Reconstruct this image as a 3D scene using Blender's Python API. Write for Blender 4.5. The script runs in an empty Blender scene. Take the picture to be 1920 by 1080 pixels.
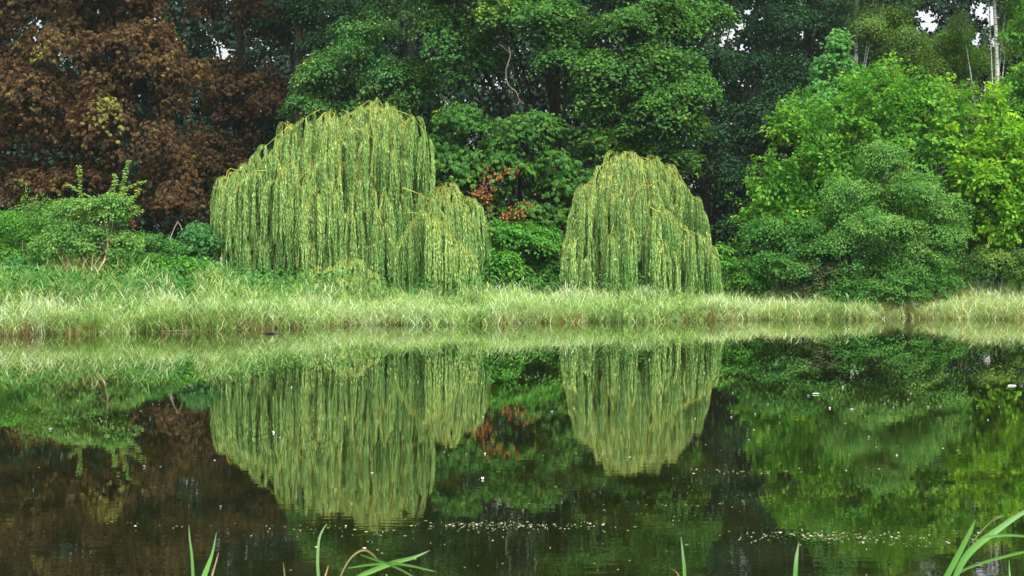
import bpy, math, random
import numpy as np

R = np.random.default_rng(7)
random.seed(7)
C = bpy.context.scene.collection
F = 2640.0            # focal length in photograph pixels (1920 wide)
HZ = 480.0            # horizon row
EYE = 1.68


def at(px, py, Y):
    return np.array([(px - 960.0) / F * Y, Y, EYE - (py - HZ) / F * Y])


def norm(v):
    return v / np.maximum(np.linalg.norm(v, axis=-1, keepdims=True), 1e-9)


# ------------------------------------------------------------------ terrain
SH = [(-2500, 27.0), (-700, 28.5), (0, 30.0), (150, 30.4), (300, 31.2), (420, 32.0), (500, 32.9), (600, 33.9), (700, 34.6),
      (900, 34.8), (1000, 35.6), (1100, 35.9), (1240, 36.5), (1300, 36.9), (1400, 37.3), (1500, 37.6), (1700, 37.9),
      (1920, 37.9), (2600, 38.2), (4500, 38)]
SX = np.array([(p - 960) / F * d for p, d in SH])
SD = np.array([d for p, d in SH])


def shore(x):
    return np.interp(x, SX, SD) + 0.2 * np.sin(x * 1.3) + 0.16 * np.sin(x * 3.1 + 1) + 0.1 * np.sin(x * 6.7)


def ground_z(x, y):
    x = np.asarray(x, float); y = np.asarray(y, float)
    d = y - shore(x)
    far = np.where(d > 0, 0.95 * (1 - np.exp(-d / 6.0)), -1.1 * (1 - np.exp(d / 3.0)))
    near = np.where(y < 4.5, 0.12 - 0.9 / (1 + np.exp(-(y - 3.2) * 2.2)), -9)
    near = np.where(y < 0, 0.12, near)
    bump = 0.04 * np.sin(x * 1.3 + y * .7) + 0.03 * np.sin(x * 2.9 - y * 1.9)
    return np.maximum(far + np.where(d > 0, bump, 0), near)


# ------------------------------------------------------------------ mesh making
class Acc:
    """collects quads with a tint value per face, links them as one mesh"""
    def __init__(s):
        s.v = []; s.f = []; s.t = []; s.n = 0

    def add(s, v, f, t):
        v = np.asarray(v, np.float32).reshape(-1, 3); f = np.asarray(f, np.int64).reshape(-1, 4)
        s.v.append(v); s.f.append(f + s.n); s.n += len(v)
        s.t.append(np.broadcast_to(np.asarray(t, np.float32), (len(f),)).copy())

    def build(s, name, mat, parent=None, smooth=False):
        v = np.concatenate(s.v); f = np.concatenate(s.f); t = np.concatenate(s.t)
        me = bpy.data.meshes.new(name)
        me.vertices.add(len(v)); me.vertices.foreach_set('co', v.ravel())
        me.loops.add(f.size); me.loops.foreach_set('vertex_index', f.ravel().astype(np.int32))
        me.polygons.add(len(f))
        me.polygons.foreach_set('loop_start', np.arange(0, f.size, 4, dtype=np.int32))
        if smooth:
            me.polygons.foreach_set('use_smooth', np.ones(len(f), bool))
        me.update(calc_edges=True)
        a = me.attributes.new('tint', 'FLOAT', 'FACE'); a.data.foreach_set('value', t)
        me.materials.append(mat)
        o = bpy.data.objects.new(name, me); C.objects.link(o)
        if parent is not None:
            o.parent = parent
            o.matrix_parent_inverse = parent.matrix_basis.inverted()
        return o


def leaves(acc, p, ax, nm, L, W, t, shape='oval', fold=0.18, droop=0.12):
    """one folded leaf per row: base p, axis ax, normal nm"""
    n = len(p)
    if n == 0:
        return
    ax = norm(ax); nm = norm(nm - ax * np.sum(nm * ax, 1, keepdims=True)); sd = np.cross(ax, nm)
    L = np.broadcast_to(L, (n,))[:, None]; W = np.broadcast_to(W, (n,))[:, None]
    tip = p + ax * L - nm * L * droop
    if shape == 'kite':
        m = p + ax * L * .45
        up = nm * W * fold
        v = np.stack([p, m + sd * W * .5 + up, tip, m - sd * W * .5 + up], 1)
        f = np.arange(n)[:, None] * 4 + np.array([0, 1, 2, 3])
        acc.add(v, f, t)
    else:
        a = p + ax * L * .26; b = p + ax * L * .66 - nm * L * droop * .4; up = nm * W * fold
        v = np.stack([p, a + sd * W * .46 + up, b + sd * W * .42 + up, tip, b - sd * W * .42 + up, a - sd * W * .46 + up], 1)
        i = np.arange(n)[:, None] * 6
        f = np.concatenate([i + np.array([0, 1, 2, 3]), i + np.array([0, 3, 4, 5])])
        acc.add(v, f, np.tile(np.broadcast_to(t, (n,)), 2))


def tubes(acc, P, Rd, sides=5, t=0.5):
    """P (N,K,3) centre lines, Rd (N,K) radii"""
    P = np.asarray(P, float); Rd = np.asarray(Rd, float)
    N, K, _ = P.shape
    T = norm(np.gradient(P, axis=1))
    ref = np.where(np.abs(T[:, :1, 2:3]) > .8, np.array([1., 0, 0]), np.array([0, 0, 1.]))
    A = norm(np.cross(T, np.broadcast_to(ref, T.shape))); B = np.cross(T, A)
    th = np.arange(sides) * 2 * math.pi / sides
    v = P[:, :, None] + Rd[:, :, None, None] * (A[:, :, None] * np.cos(th)[None, None, :, None] + B[:, :, None] * np.sin(th)[None, None, :, None])
    idx = np.arange(N * K * sides).reshape(N, K, sides)
    a = idx[:, :-1]; b = idx[:, 1:]
    f = np.stack([a, np.roll(a, -1, 2), np.roll(b, -1, 2), b], -1).reshape(-1, 4)
    tt = np.broadcast_to(np.asarray(t, float).reshape(-1, 1), (N, (K - 1) * sides)) if np.ndim(t) else np.full((N, (K - 1) * sides), t)
    acc.add(v.reshape(-1, 3), f, tt.ravel())


def bez(a, b, c, K):
    u = np.linspace(0, 1, K)[:, None]
    return (1 - u) ** 2 * a + 2 * u * (1 - u) * b + u * u * c


def path(pts, K):
    """smooth curve through control points"""
    pts = np.asarray(pts, float); n = len(pts)
    if n == 2:
        u = np.linspace(0, 1, K)[:, None]; return pts[0] * (1 - u) + pts[1] * u
    s = np.linspace(0, n - 1, K); i = np.clip(s.astype(int), 0, n - 2); u = (s - i)[:, None]
    E = np.concatenate([[2 * pts[0] - pts[1]], pts, [2 * pts[-1] - pts[-2]]])
    p0, p1, p2, p3 = E[i], E[i + 1], E[i + 2], E[i + 3]
    return .5 * (2 * p1 + (p2 - p0) * u + (2 * p0 - 5 * p1 + 4 * p2 - p3) * u ** 2 + (3 * p1 - p0 - 3 * p2 + p3) * u ** 3)


def tag(o, label=None, cat=None, group=None, kind=None):
    if label: o['label'] = label
    if cat: o['category'] = cat
    if group: o['group'] = group
    if kind: o['kind'] = kind
    return o


def thing(name, loc, label, cat, group=None):
    o = bpy.data.objects.new(name, None); C.objects.link(o)
    o.location = [float(q) for q in loc]; o.empty_display_size = .3
    bpy.context.view_layer.update()
    return tag(o, label, cat, group)


# ------------------------------------------------------------------ materials
def nodes(name):
    m = bpy.data.materials.new(name); m.use_nodes = True
    nt = m.node_tree; nt.nodes.clear()
    out = nt.nodes.new('ShaderNodeOutputMaterial')
    return m, nt, out


def ramp(nt, stops):
    r = nt.nodes.new('ShaderNodeValToRGB'); e = r.color_ramp.elements
    e[0].position, e[0].color = stops[0][0], (*stops[0][1], 1)
    e[1].position, e[1].color = stops[-1][0], (*stops[-1][1], 1)
    for p, c in stops[1:-1]:
        k = e.new(p); k.color = (*c, 1)
    return r


RICH = {'lime_leaf': (1.2, 1.15, .75), 'maple_leaf': (1.1, 1.08, .85), 'green_chestnut_leaf': (1.15, 1.1, .75), 'ash_leaf': (1.1, 1.1, .75), 'hornbeam_leaf': (1.3, 1.14, .75),
        'yellowing_leaf': (1.2, 1.15, .7), 'withered_chestnut_leaf': (1.1, 1.05, .92), 'dark_withered_leaf': (1.1, 1.05, .92), 'sallow_leaf': (1.4, 1.22, .8), 'dogwood_leaf': (1.2, 1.08, .9), 'bright_herb_leaf': (1.2, 1.05, .7), 'birch_leaf': (1.2, 1.2, .75), 'willow_leaf': (1.28, 1.18, .82), 'elder_leaf': (1.1, 1.1, .85)}


def leafmat(name, stops, trans=.3, rough=.6, spec=.12, tgain=(1.5, 1.6, .7)):
    stops = [(p, tuple(c * k for c, k in zip(col, RICH.get(name, (1, 1, 1))))) for p, col in stops]
    m, nt, out = nodes(name)
    a = nt.nodes.new('ShaderNodeAttribute'); a.attribute_name = 'tint'
    r = ramp(nt, stops); nt.links.new(a.outputs['Fac'], r.inputs[0])
    p = nt.nodes.new('ShaderNodeBsdfPrincipled'); p.inputs['Roughness'].default_value = rough
    p.inputs['Specular IOR Level'].default_value = spec
    nt.links.new(r.outputs[0], p.inputs['Base Color'])
    t = nt.nodes.new('ShaderNodeBsdfTranslucent')
    g = nt.nodes.new('ShaderNodeVectorMath'); g.operation = 'MULTIPLY'; g.inputs[1].default_value = tgain
    nt.links.new(r.outputs[0], g.inputs[0]); nt.links.new(g.outputs[0], t.inputs['Color'])
    x = nt.nodes.new('ShaderNodeMixShader'); x.inputs[0].default_value = trans
    nt.links.new(p.outputs[0], x.inputs[1]); nt.links.new(t.outputs[0], x.inputs[2])
    nt.links.new(x.outputs[0], out.inputs[0])
    return m


def barkmat(name, c1, c2, scale=6., stretch=.25, bands=False):
    m, nt, out = nodes(name)
    tc = nt.nodes.new('ShaderNodeTexCoord'); mp = nt.nodes.new('ShaderNodeMapping')
    mp.inputs['Scale'].default_value = (1, 1, 5) if bands else (1, 1, stretch)
    nz = nt.nodes.new('ShaderNodeTexNoise'); nz.inputs['Scale'].default_value = scale; nz.inputs['Detail'].default_value = 6
    nt.links.new(tc.outputs['Object'], mp.inputs[0]); nt.links.new(mp.outputs[0], nz.inputs['Vector'])
    r = ramp(nt, [(.36, c1), (.5 if bands else .65, c2)]); nt.links.new(nz.outputs[0], r.inputs[0])
    p = nt.nodes.new('ShaderNodeBsdfPrincipled'); p.inputs['Roughness'].default_value = .85
    p.inputs['Specular IOR Level'].default_value = .2
    nt.links.new(r.outputs[0], p.inputs['Base Color'])
    b = nt.nodes.new('ShaderNodeBump'); b.inputs['Strength'].default_value = .5; b.inputs['Distance'].default_value = .03
    nt.links.new(nz.outputs[0], b.inputs['Height']); nt.links.new(b.outputs[0], p.inputs['Normal'])
    nt.links.new(p.outputs[0], out.inputs[0])
    return m


M = {}
M['bark'] = barkmat('dark_bark', (.012, .010, .008), (.06, .05, .04))
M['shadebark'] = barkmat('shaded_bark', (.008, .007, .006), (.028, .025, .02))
M['greybark'] = barkmat('grey_bark', (.04, .038, .035), (.12, .11, .10))
M['birch'] = barkmat('birch_bark', (.04, .035, .03), (.44, .44, .42), 4, bands=True)
M['palebark'] = barkmat('pale_stem', (.22, .17, .11), (.5, .42, .3), 5)
M['yellowtwig'] = barkmat('yellow_twig', (.24, .25, .04), (.40, .40, .07), 5)
M['deadwood'] = barkmat('dead_wood', (.13, .11, .08), (.30, .26, .20), 8)
M['copper'] = leafmat('withered_chestnut_leaf', [(0, (.024, .013, .007)), (.35, (.058, .034, .014)), (.6, (.105, .058, .022)), (.76, (.12, .092, .028)), (1, (.18, .21, .04))], .22)
M['copper2'] = leafmat('dark_withered_leaf', [(0, (.022, .012, .006)), (.5, (.058, .033, .012)), (.85, (.09, .062, .017)), (1, (.08, .11, .025))], .25)
M['darkgreen'] = leafmat('dark_green_leaf', [(0, (.008, .030, .013)), (.6, (.018, .062, .022)), (1, (.04, .105, .028))], .25)
M['lime'] = leafmat('lime_leaf', [(0, (.016, .062, .022)), (.55, (.04, .125, .04)), (.87, (.075, .18, .05)), (1, (.28, .32, .09))], .25)
M['maple'] = leafmat('maple_leaf', [(0, (.018, .075, .022)), (.5, (.042, .135, .030)), (.8, (.085, .19, .032)), (.93, (.17, .23, .04)), (1, (.26, .16, .04))], .28)
M['chestnut'] = leafmat('green_chestnut_leaf', [(0, (.018, .075, .020)), (.6, (.042, .14, .030)), (.93, (.085, .20, .036)), (1, (.28, .28, .05))], .26)
M['ash'] = leafmat('ash_leaf', [(0, (.04, .15, .05)), (.6, (.08, .24, .075)), (1, (.15, .33, .10))], .3)
M['birchleaf'] = leafmat('birch_leaf', [(0, (.04, .10, .035)), (.6, (.085, .165, .05)), (.9, (.14, .21, .06)), (1, (.26, .28, .06))], .35)
M['hornbeam'] = leafmat('hornbeam_leaf', [(0, (.025, .12, .022)), (.5, (.065, .215, .033)), (.85, (.125, .30, .04)), (1, (.30, .34, .04))], .35)
M['hornbeam2'] = leafmat('yellowing_leaf', [(0, (.05, .17, .022)), (.5, (.12, .29, .03)), (.85, (.21, .37, .035)), (1, (.38, .34, .035))], .35)
M['sallow'] = leafmat('sallow_leaf', [(0, (.03, .12, .033)), (.6, (.07, .20, .055)), (1, (.17, .30, .11))], .25)
M['dogwood'] = leafmat('dogwood_leaf', [(0, (.018, .085, .018)), (.6, (.045, .16, .03)), (.94, (.08, .20, .045)), (1, (.12, .08, .05))], .25)
M['purple'] = leafmat('purple_leaf', [(0, (.03, .03, .02)), (.35, (.09, .065, .045)), (.55, (.05, .12, .035)), (1, (.12, .2, .05))], .25)
M['sapling'] = leafmat('sapling_leaf', [(0, (.05, .15, .035)), (.6, (.12, .27, .06)), (.9, (.22, .33, .06)), (1, (.42, .36, .04))], .33)
M['brightherb'] = leafmat('bright_herb_leaf', [(0, (.02, .10, .018)), (.6, (.055, .21, .035)), (1, (.16, .33, .07))], .33)
M['elder'] = leafmat('elder_leaf', [(0, (.018, .09, .03)), (.6, (.05, .17, .055)), (1, (.14, .28, .12))], .25)
M['redleaf'] = leafmat('red_leaf', [(0, (.20, .055, .018)), (.6, (.38, .12, .035)), (1, (.46, .22, .07))], .3, tgain=(1.4, 1.1, .8))
M['willow'] = leafmat('willow_leaf', [(0, (.035, .12, .035)), (.3, (.11, .26, .08)), (.62, (.24, .42, .17)), (.82, (.33, .49, .19)), (.96, (.48, .54, .12)), (1, (.60, .68, .48))], .2, .45, .3, (1.3, 1.3, .8))
def add_twig_colour(m, col):
    nt = m.node_tree; a = [n for n in nt.nodes if n.type == 'ATTRIBUTE'][0]; r = [n for n in nt.nodes if n.type == 'VALTORGB'][0]
    g = nt.nodes.new('ShaderNodeMath'); g.operation = 'GREATER_THAN'; g.inputs[1].default_value = 1.5
    nt.links.new(a.outputs['Fac'], g.inputs[0])
    x = nt.nodes.new('ShaderNodeMix'); x.data_type = 'RGBA'; x.inputs['B'].default_value = (*col, 1)
    for l in list(r.outputs[0].links):
        nt.links.new(x.outputs['Result'], l.to_socket)
    nt.links.new(g.outputs[0], x.inputs['Factor']); nt.links.new(r.outputs[0], x.inputs['A'])


add_twig_colour(M['willow'], (.27, .32, .06))
M['grass'] = leafmat('bank_grass_blade', [(0, (.045, .12, .025)), (.22, (.14, .29, .06)), (.42, (.29, .45, .11)), (.6, (.36, .50, .19)), (.82, (.44, .58, .40)), (.9, (.47, .44, .14)), (1, (.42, .26, .10))], .3, .45, .35, (1.2, 1.25, .8))
M['straw'] = leafmat('dry_sedge', [(0, (.09, .05, .02)), (.5, (.25, .16, .06)), (1, (.42, .33, .12))], .2, tgain=(1.2, 1.1, .9))
M['reed'] = leafmat('reed_blade', [(0, (.09, .25, .04)), (.5, (.14, .34, .07)), (.8, (.25, .44, .19)), (1, (.30, .20, .09))], .35, .4, .4, (1.2, 1.2, .7))
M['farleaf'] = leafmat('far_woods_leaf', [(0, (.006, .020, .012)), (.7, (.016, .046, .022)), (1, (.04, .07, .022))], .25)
M['berry'] = leafmat('red_berry', [(0, (.25, .03, .015)), (1, (.36, .07, .03))], 0.)
M['petal'] = leafmat('white_petal', [(0, (.7, .7, .66)), (1, (.85, .85, .82))], .2, tgain=(1, 1, 1))
M['scum'] = leafmat('floating_scum', [(0, (.08, .10, .03)), (.7, (.20, .23, .11)), (1, (.5, .52, .42))], 0.)


def ground_material():
    m, nt, out = nodes('soil')
    tc = nt.nodes.new('ShaderNodeTexCoord'); nz = nt.nodes.new('ShaderNodeTexNoise')
    nz.inputs['Scale'].default_value = 1.7; nz.inputs['Detail'].default_value = 8
    nt.links.new(tc.outputs['Object'], nz.inputs['Vector'])
    r = ramp(nt, [(.35, (.016, .012, .007)), (.55, (.03, .032, .012)), (.7, (.04, .06, .018))])
    nt.links.new(nz.outputs[0], r.inputs[0])
    p = nt.nodes.new('ShaderNodeBsdfPrincipled'); p.inputs['Roughness'].default_value = .95
    nt.links.new(r.outputs[0], p.inputs['Base Color']); nt.links.new(p.outputs[0], out.inputs[0])
    return m


def water_material():
    m, nt, out = nodes('pond_water')
    tc = nt.nodes.new('ShaderNodeTexCoord')

    def noise(scale, det, mapping):
        mp = nt.nodes.new('ShaderNodeMapping'); mp.inputs['Scale'].default_value = mapping
        nz = nt.nodes.new('ShaderNodeTexNoise'); nz.inputs['Scale'].default_value = scale; nz.inputs['Detail'].default_value = det
        nt.links.new(tc.outputs['Object'], mp.inputs[0]); nt.links.new(mp.outputs[0], nz.inputs['Vector'])
        return nz
    bottom = noise(1.6, 7, (1, .8, 1))
    r = ramp(nt, [(.3, (.003, .0055, .0012)), (.55, (.008, .010, .002)), (.75, (.016, .016, .003))])
    nt.links.new(bottom.outputs[0], r.inputs[0])
    p = nt.nodes.new('ShaderNodeBsdfPrincipled'); p.inputs['IOR'].default_value = 1.33
    p.inputs['Roughness'].default_value = .0
    p.inputs['Coat Weight'].default_value = .55; p.inputs['Coat Roughness'].default_value = 0.; p.inputs['Coat IOR'].default_value = 1.45
    nt.links.new(r.outputs[0], p.inputs['Base Color'])
    # ripples: fine wavelets where a light breeze touches the pond, calm elsewhere
    w1 = noise(9., 2.5, (.55, 1.25, 1)); w2 = noise(2.2, 2, (.4, 1, 1)); patch = noise(.22, 3, (.35, 1, 1))
    pr = ramp(nt, [(.40, (.12, .12, .12)), (.64, (1, 1, 1))]); nt.links.new(patch.outputs[0], pr.inputs[0])
    sx = nt.nodes.new('ShaderNodeSeparateXYZ'); nt.links.new(tc.outputs['Object'], sx.inputs[0])
    mr = nt.nodes.new('ShaderNodeMapRange'); mr.inputs['From Min'].default_value = 9; mr.inputs['From Max'].default_value = 22
    mr.inputs['To Min'].default_value = 1; mr.inputs['To Max'].default_value = .07     # calm in the lee of the far bank
    nt.links.new(sx.outputs['Y'], mr.inputs['Value'])
    calm = nt.nodes.new('ShaderNodeMath'); calm.operation = 'MULTIPLY'
    nt.links.new(pr.outputs[0], calm.inputs[0]); nt.links.new(mr.outputs[0], calm.inputs[1])
    mul2 = nt.nodes.new('ShaderNodeMath'); mul2.operation = 'MULTIPLY'
    nt.links.new(w2.outputs[0], mul2.inputs[0]); nt.links.new(calm.outputs[0], mul2.inputs[1])
    mul = nt.nodes.new('ShaderNodeMath'); mul.operation = 'MULTIPLY'
    nt.links.new(w1.outputs[0], mul.inputs[0]); nt.links.new(calm.outputs[0], mul.inputs[1])
    b1 = nt.nodes.new('ShaderNodeBump'); b1.inputs['Strength'].default_value = 1; b1.inputs['Distance'].default_value = .0006
    nt.links.new(mul.outputs[0], b1.inputs['Height'])
    b2 = nt.nodes.new('ShaderNodeBump'); b2.inputs['Strength'].default_value = 1; b2.inputs['Distance'].default_value = .0008
    nt.links.new(mul2.outputs[0], b2.inputs['Height']); nt.links.new(b1.outputs[0], b2.inputs['Normal'])
    nt.links.new(b2.outputs[0], p.inputs['Normal']); nt.links.new(b2.outputs[0], p.inputs['Coat Normal'])
    nt.links.new(p.outputs[0], out.inputs[0])
    return m


# ------------------------------------------------------------------ setting
def grid(xs, ys, zf):
    X, Y = np.meshgrid(xs, ys, indexing='ij')
    v = np.stack([X, Y, zf(X, Y)], -1).reshape(-1, 3)
    i = np.arange(len(xs) * len(ys)).reshape(len(xs), len(ys))
    f = np.stack([i[:-1, :-1], i[1:, :-1], i[1:, 1:], i[:-1, 1:]], -1).reshape(-1, 4)
    return v, f


xs = np.concatenate([[-400, -250, -120, -70, -45], np.arange(-30, 30.1, .5), [45, 70, 120, 250, 400]])
ys = np.concatenate([[-400, -150, -60, -20, -8], np.arange(-4, 6, .4), np.arange(6, 28, 2.), np.arange(28, 50, .4), [52, 56, 62, 70, 90, 150, 300, 500]])
a = Acc(); a.add(*grid(xs, ys, ground_z), .5)
tag(a.build('ground', ground_material(), smooth=True), 'dark earth of the pond bed and both banks', 'ground', kind='structure')
a = Acc(); a.add([(-90, .5, 0), (90, .5, 0), (90, 46, 0), (-90, 46, 0)], [(0, 1, 2, 3)], .5)
tag(a.build('water', water_material()), 'still dark pond mirroring the trees', 'water', kind='structure')


# ------------------------------------------------------------------ trees
GAPS = []     # real openings through the woods: start point, direction, two radii
for px, py, rx, ry in [(418, 96, 20, 17), (404, 78, 8, 8), (75, 45, 9, 13), (68, 72, 5, 8), (1372, 62, 12, 16), (1356, 74, 7, 16), (1392, 45, 12, 9),
                       (1388, 88, 16, 7), (1400, 20, 12, 7), (1308, 12, 7, 12), (1506, 62, 11, 8), (1740, 38, 20, 20), (1728, 22, 14, 10), (1748, 52, 9, 7),
                       (1836, 18, 16, 22), (1858, 30, 14, 26), (1832, 70, 9, 20), (1862, 80, 8, 16), (1470, 20, 6, 4), (1428, 32, 8, 5),
                       (1340, 160, 3, 5), (860, -40, 10, 8)]:
    g = at(px, py, 52)
    GAPS.append((g, norm(g - np.array([0, 0, EYE])), rx / F * 52 * 1.2, ry / F * 52 * 1.2))


def gap_keep(p, rng):
    keep = np.ones(len(p), bool)
    for g, d, rx, rz in GAPS:
        q = p - g; q = q - d * (q @ d)[:, None]
        keep &= ((q[:, 0] / rx) ** 2 + (q[:, 2] / rz) ** 2) > rng.uniform(.12, 1.9, len(p))
    return keep


def lobe(px, py, Y, rpx, rpy, ry=None):
    c = at(px, py, Y); rx = rpx / F * Y; rz = rpy / F * Y
    return np.concatenate([c, [rx, ry if ry else (rx + rz) * .5, rz]])


def sublobes(rng, lobes, k, sc):
    out = []
    for l in np.array(lobes):
        d = norm(rng.normal(size=(k, 3)) + np.array([0, -.25, .1]))
        z = rng.uniform(.75, 1.25, k) * sc
        for j in range(k):
            out.append(np.concatenate([l[:3] + d[j] * l[3:] * (1 - z[j] * .8), l[3:] * z[j] * np.array([1.1, 1.1, .8])]))
    return np.array(out)


def crown_points(rng, lobes, n, inner=.3, front=.66, umb=0.):
    lobes = np.array(lobes); w = lobes[:, 3] * lobes[:, 5]; w /= w.sum()
    k = rng.choice(len(lobes), int(n * 1.6), p=w)
    d = norm(rng.normal(size=(len(k), 3)))
    flip = (d[:, 1] > 0) & (rng.random(len(k)) < (front - .5) * 2)
    d[flip, 1] *= -1
    fl = (d[:, 2] < -.15) & (rng.random(len(k)) < umb); d[fl, 2] *= -1
    u = np.where(rng.random(len(k)) < inner, rng.uniform(.3, .75, len(k)), rng.uniform(.78, 1.03, len(k)))
    p = lobes[k, :3] + d * u[:, None] * lobes[k, 3:]
    q = np.linalg.norm((p[:, None] - lobes[None, :, :3]) / lobes[None, :, 3:], axis=2)
    q[np.arange(len(k)), k] = 9
    ok = (q.min(1) > .62) | (rng.random(len(k)) < .2)
    sel = np.flatnonzero(ok)[:n]
    out = norm(d[sel] / lobes[k[sel], 3:])
    return p[sel], out, lobes[k[sel], :3]


def crown_leaves(acc, rng, c, out, per, r, L, W, flat=.35, droop=.5, up=.9, shape='kite', palm=0, jit=.5, tb=0., gap=False, tscale=1., fold=.18, spray=0., patch=None):
    """leafy sprays: a shallow drooping dome of leaves at every centre c"""
    n = len(c)
    if n == 0:
        return
    N = norm(out * .6 + np.array([0, 0, up]) + rng.normal(size=(n, 3)) * .15)
    t1 = norm(np.cross(N, np.array([0.3, 1., .2]))); t2 = np.cross(N, t1)
    rr = r * rng.uniform(.65, 1.3, n)
    ct = rng.random(n)
    k = np.repeat(np.arange(n), per)
    m = len(k)
    ang = rng.uniform(0, 2 * math.pi, m); rad = np.sqrt(rng.random(m)) * (1 + .25 * np.sin(ang * 3 + k)) 
    x = rad * np.cos(ang); y = rad * np.sin(ang)
    if spray:
        t1 = norm(out + np.array([0, 0, .25]) + rng.normal(size=(n, 3)) * .35); N = norm(N - t1 * np.sum(N * t1, 1, keepdims=True)); t2 = np.cross(N, t1)
        x = x * (1 + spray); y = y * .55 * (1.1 - .5 * rad * np.cos(ang))
    p = c[k] + (t1[k] * x[:, None] + t2[k] * y[:, None]) * rr[k][:, None] + N[k] * ((-droop * rad ** 2 + rng.normal(size=m) * flat * .5) * rr[k])[:, None]
    radial = norm(t1[k] * np.cos(ang)[:, None] + t2[k] * np.sin(ang)[:, None] + rng.normal(size=(m, 3)) * .35)
    nm = norm(N[k] + out[k] * .35 + rng.normal(size=(m, 3)) * jit)
    ax = radial * .8 + out[k] * .3 + np.array([0, 0, -.55])
    t = np.clip((ct[k] * .45 + rng.random(m) * .55) * tscale + tb, 0, 1)
    if patch is not None:      # sprays that are still green among the withered ones
        g = np.zeros(n, bool)
        for q, rad_ in patch:
            g |= np.linalg.norm((c - q) * np.array([1, .6, 1]), axis=1) < rad_ * rng.uniform(.3, 1.2, n)
        t = np.where(g[k], .82 + .18 * rng.random(m), t)
    if gap:
        kp = gap_keep(p, rng); p, nm, ax, t, k = p[kp], nm[kp], ax[kp], t[kp], k[kp]
        m = len(p)
    s = rng.uniform(.7, 1.25, m)
    if palm:
        # a hand of leaflets on each stalk
        a1 = norm(np.cross(nm, ax)); a0 = norm(ax)
        for j in range(palm):
            b = (j - (palm - 1) / 2) * (2.3 / max(palm - 1, 1)) + rng.normal(size=m) * .12
            d = a0 * np.cos(b)[:, None] + a1 * np.sin(b)[:, None] + np.array([0, 0, -.4])
            leaves(acc, p, d, nm + rng.normal(size=(m, 3)) * .25, L * s * (1 - .25 * np.abs(b)), W * s, np.clip(t + rng.normal(size=m) * .06, 0, 1), shape, fold, .22)
    else:
        leaves(acc, p, ax, nm, L * s, W * s, t, shape, fold)


def skeleton(acc, rng, base, top, r0, lobes, c, src, twig_share=.5, r1=None, bend=.3):
    """trunk, one limb into every lobe and thin branches out to the sprays"""
    base = np.array(base, float); top = np.array(top, float)
    mid = (base + top) / 2 + np.array([rng.normal() * bend, rng.normal() * bend, 0])
    tr = path([base, base * .72 + mid * .28 + np.array([0, 0, .0]), mid, top], 16)
    u = np.linspace(0, 1, 16)
    rad = r0 * (1 - u * .72) * (1 + .45 * np.exp(-u * 14))
    tubes(acc, tr[None], rad[None], 10, .5)
    ls = []; lr = []
    for lb in lobes:
        h = np.clip((lb[2] - base[2]) / max(top[2] - base[2], .1) - .22, .12, .93)
        i = int(h * 15); s = tr[i]
        e = lb[:3] + np.array([0, 0, lb[5] * .25])
        m = (s + e) / 2 + np.array([rng.normal() * .15, rng.normal() * .15, np.linalg.norm(e - s) * .12])
        ls.append(bez(s, m, e, 8)); lr.append(np.linspace(rad[i] * .36, rad[i] * .08 + .007, 8))
    tubes(acc, ls, lr, 6, .5)
    n = int(len(c) * twig_share)
    if n:
        e = c[:n]; s = src[:n] * .75 + e * .25
        m = (s + e) / 2 + np.array([0, 0, .08]) * np.linalg.norm(e - s, axis=1)[:, None] + rng.normal(size=(n, 3)) * .06
        uu = np.linspace(0, 1, 5)[None, :, None]
        P = (1 - uu) ** 2 * s[:, None] + 2 * uu * (1 - uu) * m[:, None] + uu ** 2 * e[:, None]
        rr = np.linspace(1, .3, 5)[None] * np.full((n, 1), r0 * .06 + .004)
        tubes(acc, P, rr, 4, .5)
    return tr


def tree(name, label, cat, base, top, r0, lobes, n, per, r, L, W, leaf, bark='bark', group=None, seed=1, inner=.3, twigs=.5, front=.66, extra=None, sub=(5, .52), umb=.6, patch=None, **kw):
    rng = np.random.default_rng(seed)
    z = float(ground_z(base[0], base[1]))
    b = np.array([base[0], base[1], z - .1])
    root = thing(name, (base[0], base[1], z), label, cat, group)
    c, out, src = crown_points(rng, sublobes(rng, lobes, *sub) if sub else lobes, n, inner, front, umb)
    ok = c[:, 2] > ground_z(c[:, 0], c[:, 1]) + .05
    c, out, src = c[ok], out[ok], src[ok]
    ta = Acc(); skeleton(ta, rng, b, top, r0, lobes, c, src, twigs)
    ta.build('trunk', M[bark], root, smooth=True)
    la = Acc(); crown_leaves(la, rng, c, out, per, r, L, W, patch=patch, **kw)
    if extra:
        extra(la, rng)
    la.build('crown', M[leaf], root)
    return root


def base_of(px, Y):
    return ((px - 960) / F * Y, Y)


# --- withered horse chestnuts on the left
tree('chestnut_tree', 'broad horse chestnut with withered red-brown leaves behind the young birch-like sapling', 'tree',
     base_of(205, 47), at(205, -260, 47), .26,
     [lobe(200, 60, 47, 150, 130, 2.2), lobe(90, 170, 47, 110, 120, 2), lobe(260, 190, 46.4, 120, 120, 1.9), lobe(150, 300, 46.6, 130, 95, 1.8),
      lobe(320, 280, 46.6, 80, 100, 1.5), lobe(330, 120, 47, 60, 110, 1.6), lobe(310, 365, 46.6, 80, 50, 1.2), lobe(200, -110, 47, 190, 110, 2.4), lobe(60, 360, 47, 70, 50, 1.2)],
     640, 44, .48, .15, .042, 'copper', seed=11, palm=5, droop=.7, gap=True, jit=.6, tscale=.84,
     patch=[(at(215, 165, 44.6), .8), (at(160, 70, 44.8), .55), (at(340, 262, 44.8), .5), (at(290, 200, 44.5), .5), (at(200, 225, 44.6), .5), (at(340, 30, 45), .6), (at(80, 100, 45), .5)])
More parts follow.
